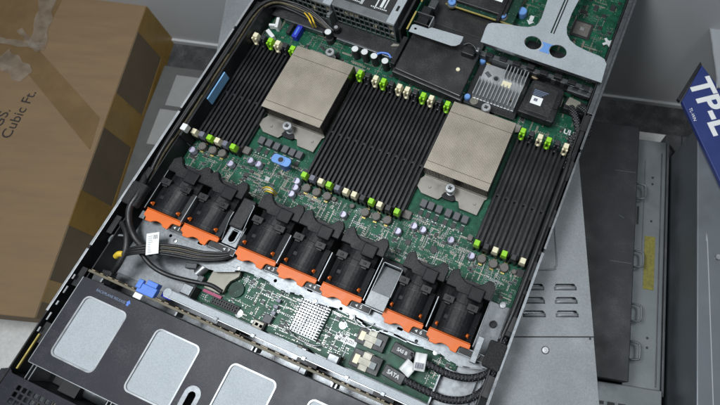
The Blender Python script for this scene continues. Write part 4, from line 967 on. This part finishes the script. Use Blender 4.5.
m = MB(); m.box(171.5, 175.5, 112, 118, 17.6, 19.4); m.box(171.5, 175.5, 122, 133, 17.6, 18.6); m.box(146, 168, 94.6, 97, 17.6, 18.4); part(m, 'case_ribs', 'black', ba, .4)

# braided cables in the rear right corner
rcx = empty('rear_power_plug', (193, 128, 0), 'beige topped plug on the board near the right wall', 'plug')
part(MB().box(181, 206, 120, 136, 1, 13), 'plug_body', 'black', rcx, .8); part(MB().prism([(182, 125), (205, 122), (205, 130), (199, 131), (198, 134), (184, 136)], 13.1, 15), 'plug_top', 'beige', rcx, .4)
def cable(name, label, pts, r, m, cat='cable', group=None, n=10, steps=8):
    P = [Vector(p) for p in pts]; base = P[0]
    o = MB().tube([p-base for p in P], r, n, steps).build(name, m); o.location = base*S
    return tag(o, label, cat, group)
cable('braided_cable', 'grey braided cable running down from the beige plug, left of two', [at(571, 108, 14), at(574, 114, 20), at(577, 124, 20), at(578, 134, 18), (203, 84, 14), (208.6, 70, 12), (209.5, 50, 6)], 4.4, 'greybraid', group='braided cables by the beige plug')
cable('braided_cable', 'grey braided cable hugging the right wall by the beige plug', [at(579, 108, 14), at(586, 111, 22), at(589, 120, 22), at(587, 134, 20), (210, 84, 22), (210.5, 60, 14), (211, 36, 6)], 4.4, 'greybraid', group='braided cables by the beige plug')
cable('wall_wire', 'plain black wire running along the right chassis wall beside the memory sockets', [(207.4, 78, 12), (208.4, 50, 31), (209, 10, 32.5), (209, -60, 32.5), (208.6, -120, 31), (207, -152, 30)], 2.2, 'rubber')
# right wall black channel
rw = empty('right_cable_channel', (209, 0, 0), 'long black plastic cable channel along the right chassis wall', 'channel')
part(MB().box(208.2, 213.8, -150, 100, 18, 30), 'channel', 'black', rw, .8)
for y in range(-150, 60, 44): part(MB().box(206, 214.4, y, y+5, 30.2, 31.4), 'channel_clip', 'black', rw, .5)
part(MB().box(208.5, 215.3, 112, 345, 32, 33.4), 'grey_ledge', 'zincdark', rw, .3)

# ------------------------------------------------------------------ left cables and trims
lc = empty('left_cable_channel', (-204, 0, 0), 'black plastic cable channel along the left chassis wall', 'channel')
part(MB().box(-206.2, -203.4, -84, 118, 4, 30), 'channel_wall', 'black', lc, .5)
part(MB().box(-203.2, -201.6, -31, 8, 14, 27), 'blue_sticker', 'skyblue', lc, .3)
part(MB().box(-206.4, -200, -78, -70, 26, 34), 'white_clip', 'whiteplastic', lc, .6)
R = random.Random(4)
for i, (z, dx, m_) in enumerate(((22, 0, 'rubber'), (26, -3, 'rubber'), (29, 2, 'wire'), (31, -2.5, 'rubber'), (33, .8, 'rubber'))):
    pts = [(-211+dx*.6, -150, z-8), (-211+dx*.7, -110, z), (-210.8+dx, -60, z+R.uniform(-1, 1)), (-211+dx, 0, z), (-211+dx, 50, z+R.uniform(-1, 1)), (-210+dx, 95, z), (-200+dx, 118, z-2), (-180+dx, 124+i, z-8), (-150, 122+i*1.5, z-12), (-130+i*3, 118, 10)]
    cable('harness_wire', ['black wire lowest in the bundle along the left wall', 'black wire second from the bottom of the left wall bundle', 'olive brown wire, the only coloured one of the left wall bundle', 'black wire nearest the left rim in the wall bundle', 'black wire on top of the left wall bundle'][i], pts, 1.7, m_, group='wires bundled along the left wall')
for k, (a, b_) in enumerate((((308, 17), (313, 27)), ((311, 16), (316, 27)))):
    cable('yellow_wire', ['yellow lead', 'second yellow lead'][k]+' by the black knob under the power supply grille', [at(a[0]-6, a[1]-7, 12), at(*a, 22), at((a[0]+b_[0])/2, (a[1]+b_[1])/2, 24), at(*b_, 14)], 1.0, 'yellow', 'wire', 'yellow wires near the knob', 6)
for k in range(3):
    cable('fan_lead', ['upper', 'middle', 'lower'][k]+' coloured lead looping behind the third fan', [at(263+k, 188+k*2, 12), at(267, 187+k*2, 24), at(272, 189+k*2, 25), at(277-k, 194+k, 12)], .8, ('yellow', 'cream', 'yellow')[k], 'wire', 'small leads behind the third fan', 6)
# foam blocks
tag(MB().box(-9, 9, -13, 13, 0, 10).build('foam_block', 'foam', None, 2), 'black foam block on the left wall beside the first fan', 'foam block', 'foam cable blocks').location = Vector((-206, -163, 29))*S
fo = MB().box(-9, 9, -13, 13, 0, 10).build('foam_block', 'foam', None, 2); fo.location = Vector((206.5, -172, 29))*S; tag(fo, 'black foam block on the right wall beside the last fan', 'foam block', 'foam cable blocks')
# wires from the left wall across the fan tray
Z = 30
cable('thick_black_cable', 'thick black cable curling down the left wall past the first fan', [at(150, 160, 20), at(140, 190, 36), at(130, 207, 37), at(129, 222, 34), at(134, 236, 28), at(142, 246, 26), at(152, 254, 26)], 3.2, 'rubber')
main = [at(122, 255, 24), at(132, 251, 30), at(150, 249, 30), at(175, 251, 28), at(200, 256, 26), at(225, 256, 24), at(238, 251, 18), at(244, 247, 9)]
for i in range(6):
    off = Vector((0, (i-2.5)*2.1, (i % 2)*1.6))
    cable('tray_wire', ['front edge', 'second', 'third', 'fourth', 'fifth', 'rear edge'][i]+' wire of the flat bundle under the white tag', [p+off*(1-.5*abs(k-3)/3) for k, p in enumerate(main)], 1.5, 'wire' if i in (2, 4) else 'rubber', group='flat wire bundle crossing the left bay')
cable('black_hose', 'long black cable sagging under the flat wire bundle', [at(140, 252, 22), at(152, 266, 18), at(168, 275, 14), at(190, 281, 10), at(210, 285, 8), at(222, 292, 8)], 2.4, 'rubber')
cable('front_left_cable', 'short black cable rising from the dark plug to the left wall', [at(112, 274, 18), at(120, 262, 26), at(126, 248, 30), at(126, 232, 30), at(121, 222, 26)], 3.0, 'rubber')
q = at(152.5, 243, 34); a_ = math.atan2((at(153, 233, 34)-at(152, 253, 34)).y, (at(153, 233, 34)-at(152, 253, 34)).x)-math.pi/2
wt = empty('white_tag', q, 'white paper tag wrapped on the wire bundle in front of the first fan', 'tag', rz=a_)
MB().box(-6.5, 6.5, -12, 11, -.3, .1).build('paper', 'white', wt, .1)
m = MB()
for k in range(9): m.box(-4.6, -4.6+R.uniform(2, 5), -9.5+k*2.1, -9.0+k*2.1, .12, .16)
m.build('fine_print', 'greylatch', wt)
m = MB()
for k in range(4): m.box(1+k*1.1, 1.5+k*1.1, 4, 8.6, .12, .16)
m.build('small_barcode', 'ink', wt)
dp = empty('dark_plug', at(108, 282, 10), 'dark grey wire plug on the left end of the backplane', 'plug')
MB().cbox((0, 0), 15, 12, 0, 16, .15).build('plug_body', 'shade2', dp, .8); MB().cbox((1, 8), 11, 6, 2, 12, .15).build('plug_neck', 'black', dp, .8)
q = at(119, 254, 30); o = MB().tube([Vector((-4, -3, -4)), Vector((0, 0, 0)), Vector((4, 1.5, 0))], 3.2, 10).build('yellow_sleeve', 'yellow'); o.location = q*S; tag(o, 'yellow sleeve on the cable above the dark plug', 'sleeve')
cy = empty('silver_cylinder', at(206, 268, 8), 'small silver rod fitting at the end of the left bay', 'fitting')
m = MB(); m.tube([(-4, -9, 2), (0, 0, 3), (4, 10, 3)], 5, 14); m.build('rod', 'steel', cy); MB().cbox((-12, -4), 12, 6, 0, 8, .3).build('lever', 'shade2', cy, .8); MB().cbox((-16, 5), 16, 3, 2, 5, -.2).build('spring_arm', 'zincdark', cy, .6)
MB().cbox((3, -12), 6, 6, -2, 5).build('rod_end', 'shade2', cy, .8)
bl_ = empty('bay_hook', at(118, 238, 20), 'small bent wire hook on the left wall below the foam block', 'hook'); MB().tube([(6, 5, 0), (0, 3, 1), (-5, 0, 2), (-6, -6, 1), (-1, -8, 0)], 1.6, 8).build('hook', 'shade', bl_)

# ------------------------------------------------------------------ right data cables
cable('data_cable', 'upper braided black cable leaving the upper socket toward the right wall', [at(411, 354, 8), at(418, 358, 9), at(428, 364, 13), at(448, 374, 16), at(468, 378, 16), at(484, 375, 18), at(493, 368, 24), at(499, 356, 30), (210, -150, 24)], 3.6, 'braid', group='braided data cables')
cable('data_cable', 'lower braided black cable looping back along the bottom edge', [at(403, 379, 7), at(412, 384, 9), at(426, 391, 12), at(444, 399, 14), at(464, 400, 16), at(480, 393, 18), at(490, 380, 22), at(496, 366, 28), (208, -154, 20)], 3.6, 'braid', group='braided data cables')
for nm, px, py, tx, lab in (('data_plug', 403, 352, 'SAS B', 'black plug marked SAS B on the upper braided cable'), ('data_plug', 394, 375, 'SATA', 'black plug marked SATA on the lower braided cable')):
    q = at(px, py, 11); e = empty(nm, q, lab, 'plug', 'marked data plugs', rz=-.12 if tx == 'SATA' else -.08)
    MB().box(-12, 11, -5.6, 5.6, -8, 0).build('plug_shell', 'chip', e, .8)
    text('printed_text', tx, 'silk', (-1, 0, .15), 5.6 if tx == 'SATA' else 4.6, 0, e, bold=.12)
for k, (px, py, sx, sy, rz) in enumerate(((420, 362, 12, 17, .22), (408, 368, 13, 13, -.35))):
    e = empty('paper_flag', at(px, py, 16+k*-3), ['white paper flag folded over the upper braided cable', 'pale wrinkled paper flag between the two marked plugs'][k], 'tag', rz=rz)
    m = MB(); n = 6
    m.add([(-sx/2+sx*i/n, y, 1.4*math.sin(i*1.4)+(1-abs(i-3)/3)*1.6) for i in range(n+1) for y in (-sy/2, sy/2)], [(2*i, 2*i+1, 2*i+3, 2*i+2) for i in range(n)], True)
    o = m.build('paper', 'white', e); sd = o.modifiers.new('solid', 'SOLIDIFY'); sd.thickness = .0003
    m = MB()
    for i in range(5): m.box(-sx/2+2+i*1.8, -sx/2+2.9+i*1.8, -sy/2+2, -sy/2+sy*.45, 3.0, 3.05)
    if k == 0: m.build('fine_print', 'greylatch', e)
sbk = empty('side_bracket', (182, -212, 0), 'bent grey sheet bracket under the looping data cables', 'bracket')
part(MB().box(165, 200, -240, -199, -3, 3), 'sheet', 'zincdark', sbk, .6); part(MB().box(163, 165, -240, -200, -3, 15), 'upright', 'zinc', sbk, .3)
part(MB().box(166, 200, -200, -198.5, -3, 12), 'rear_fold', 'zincdark', sbk, .3)

# small washers lying about on the inner left floor etc. are left to the chassis
bpy.context.view_layer.update()
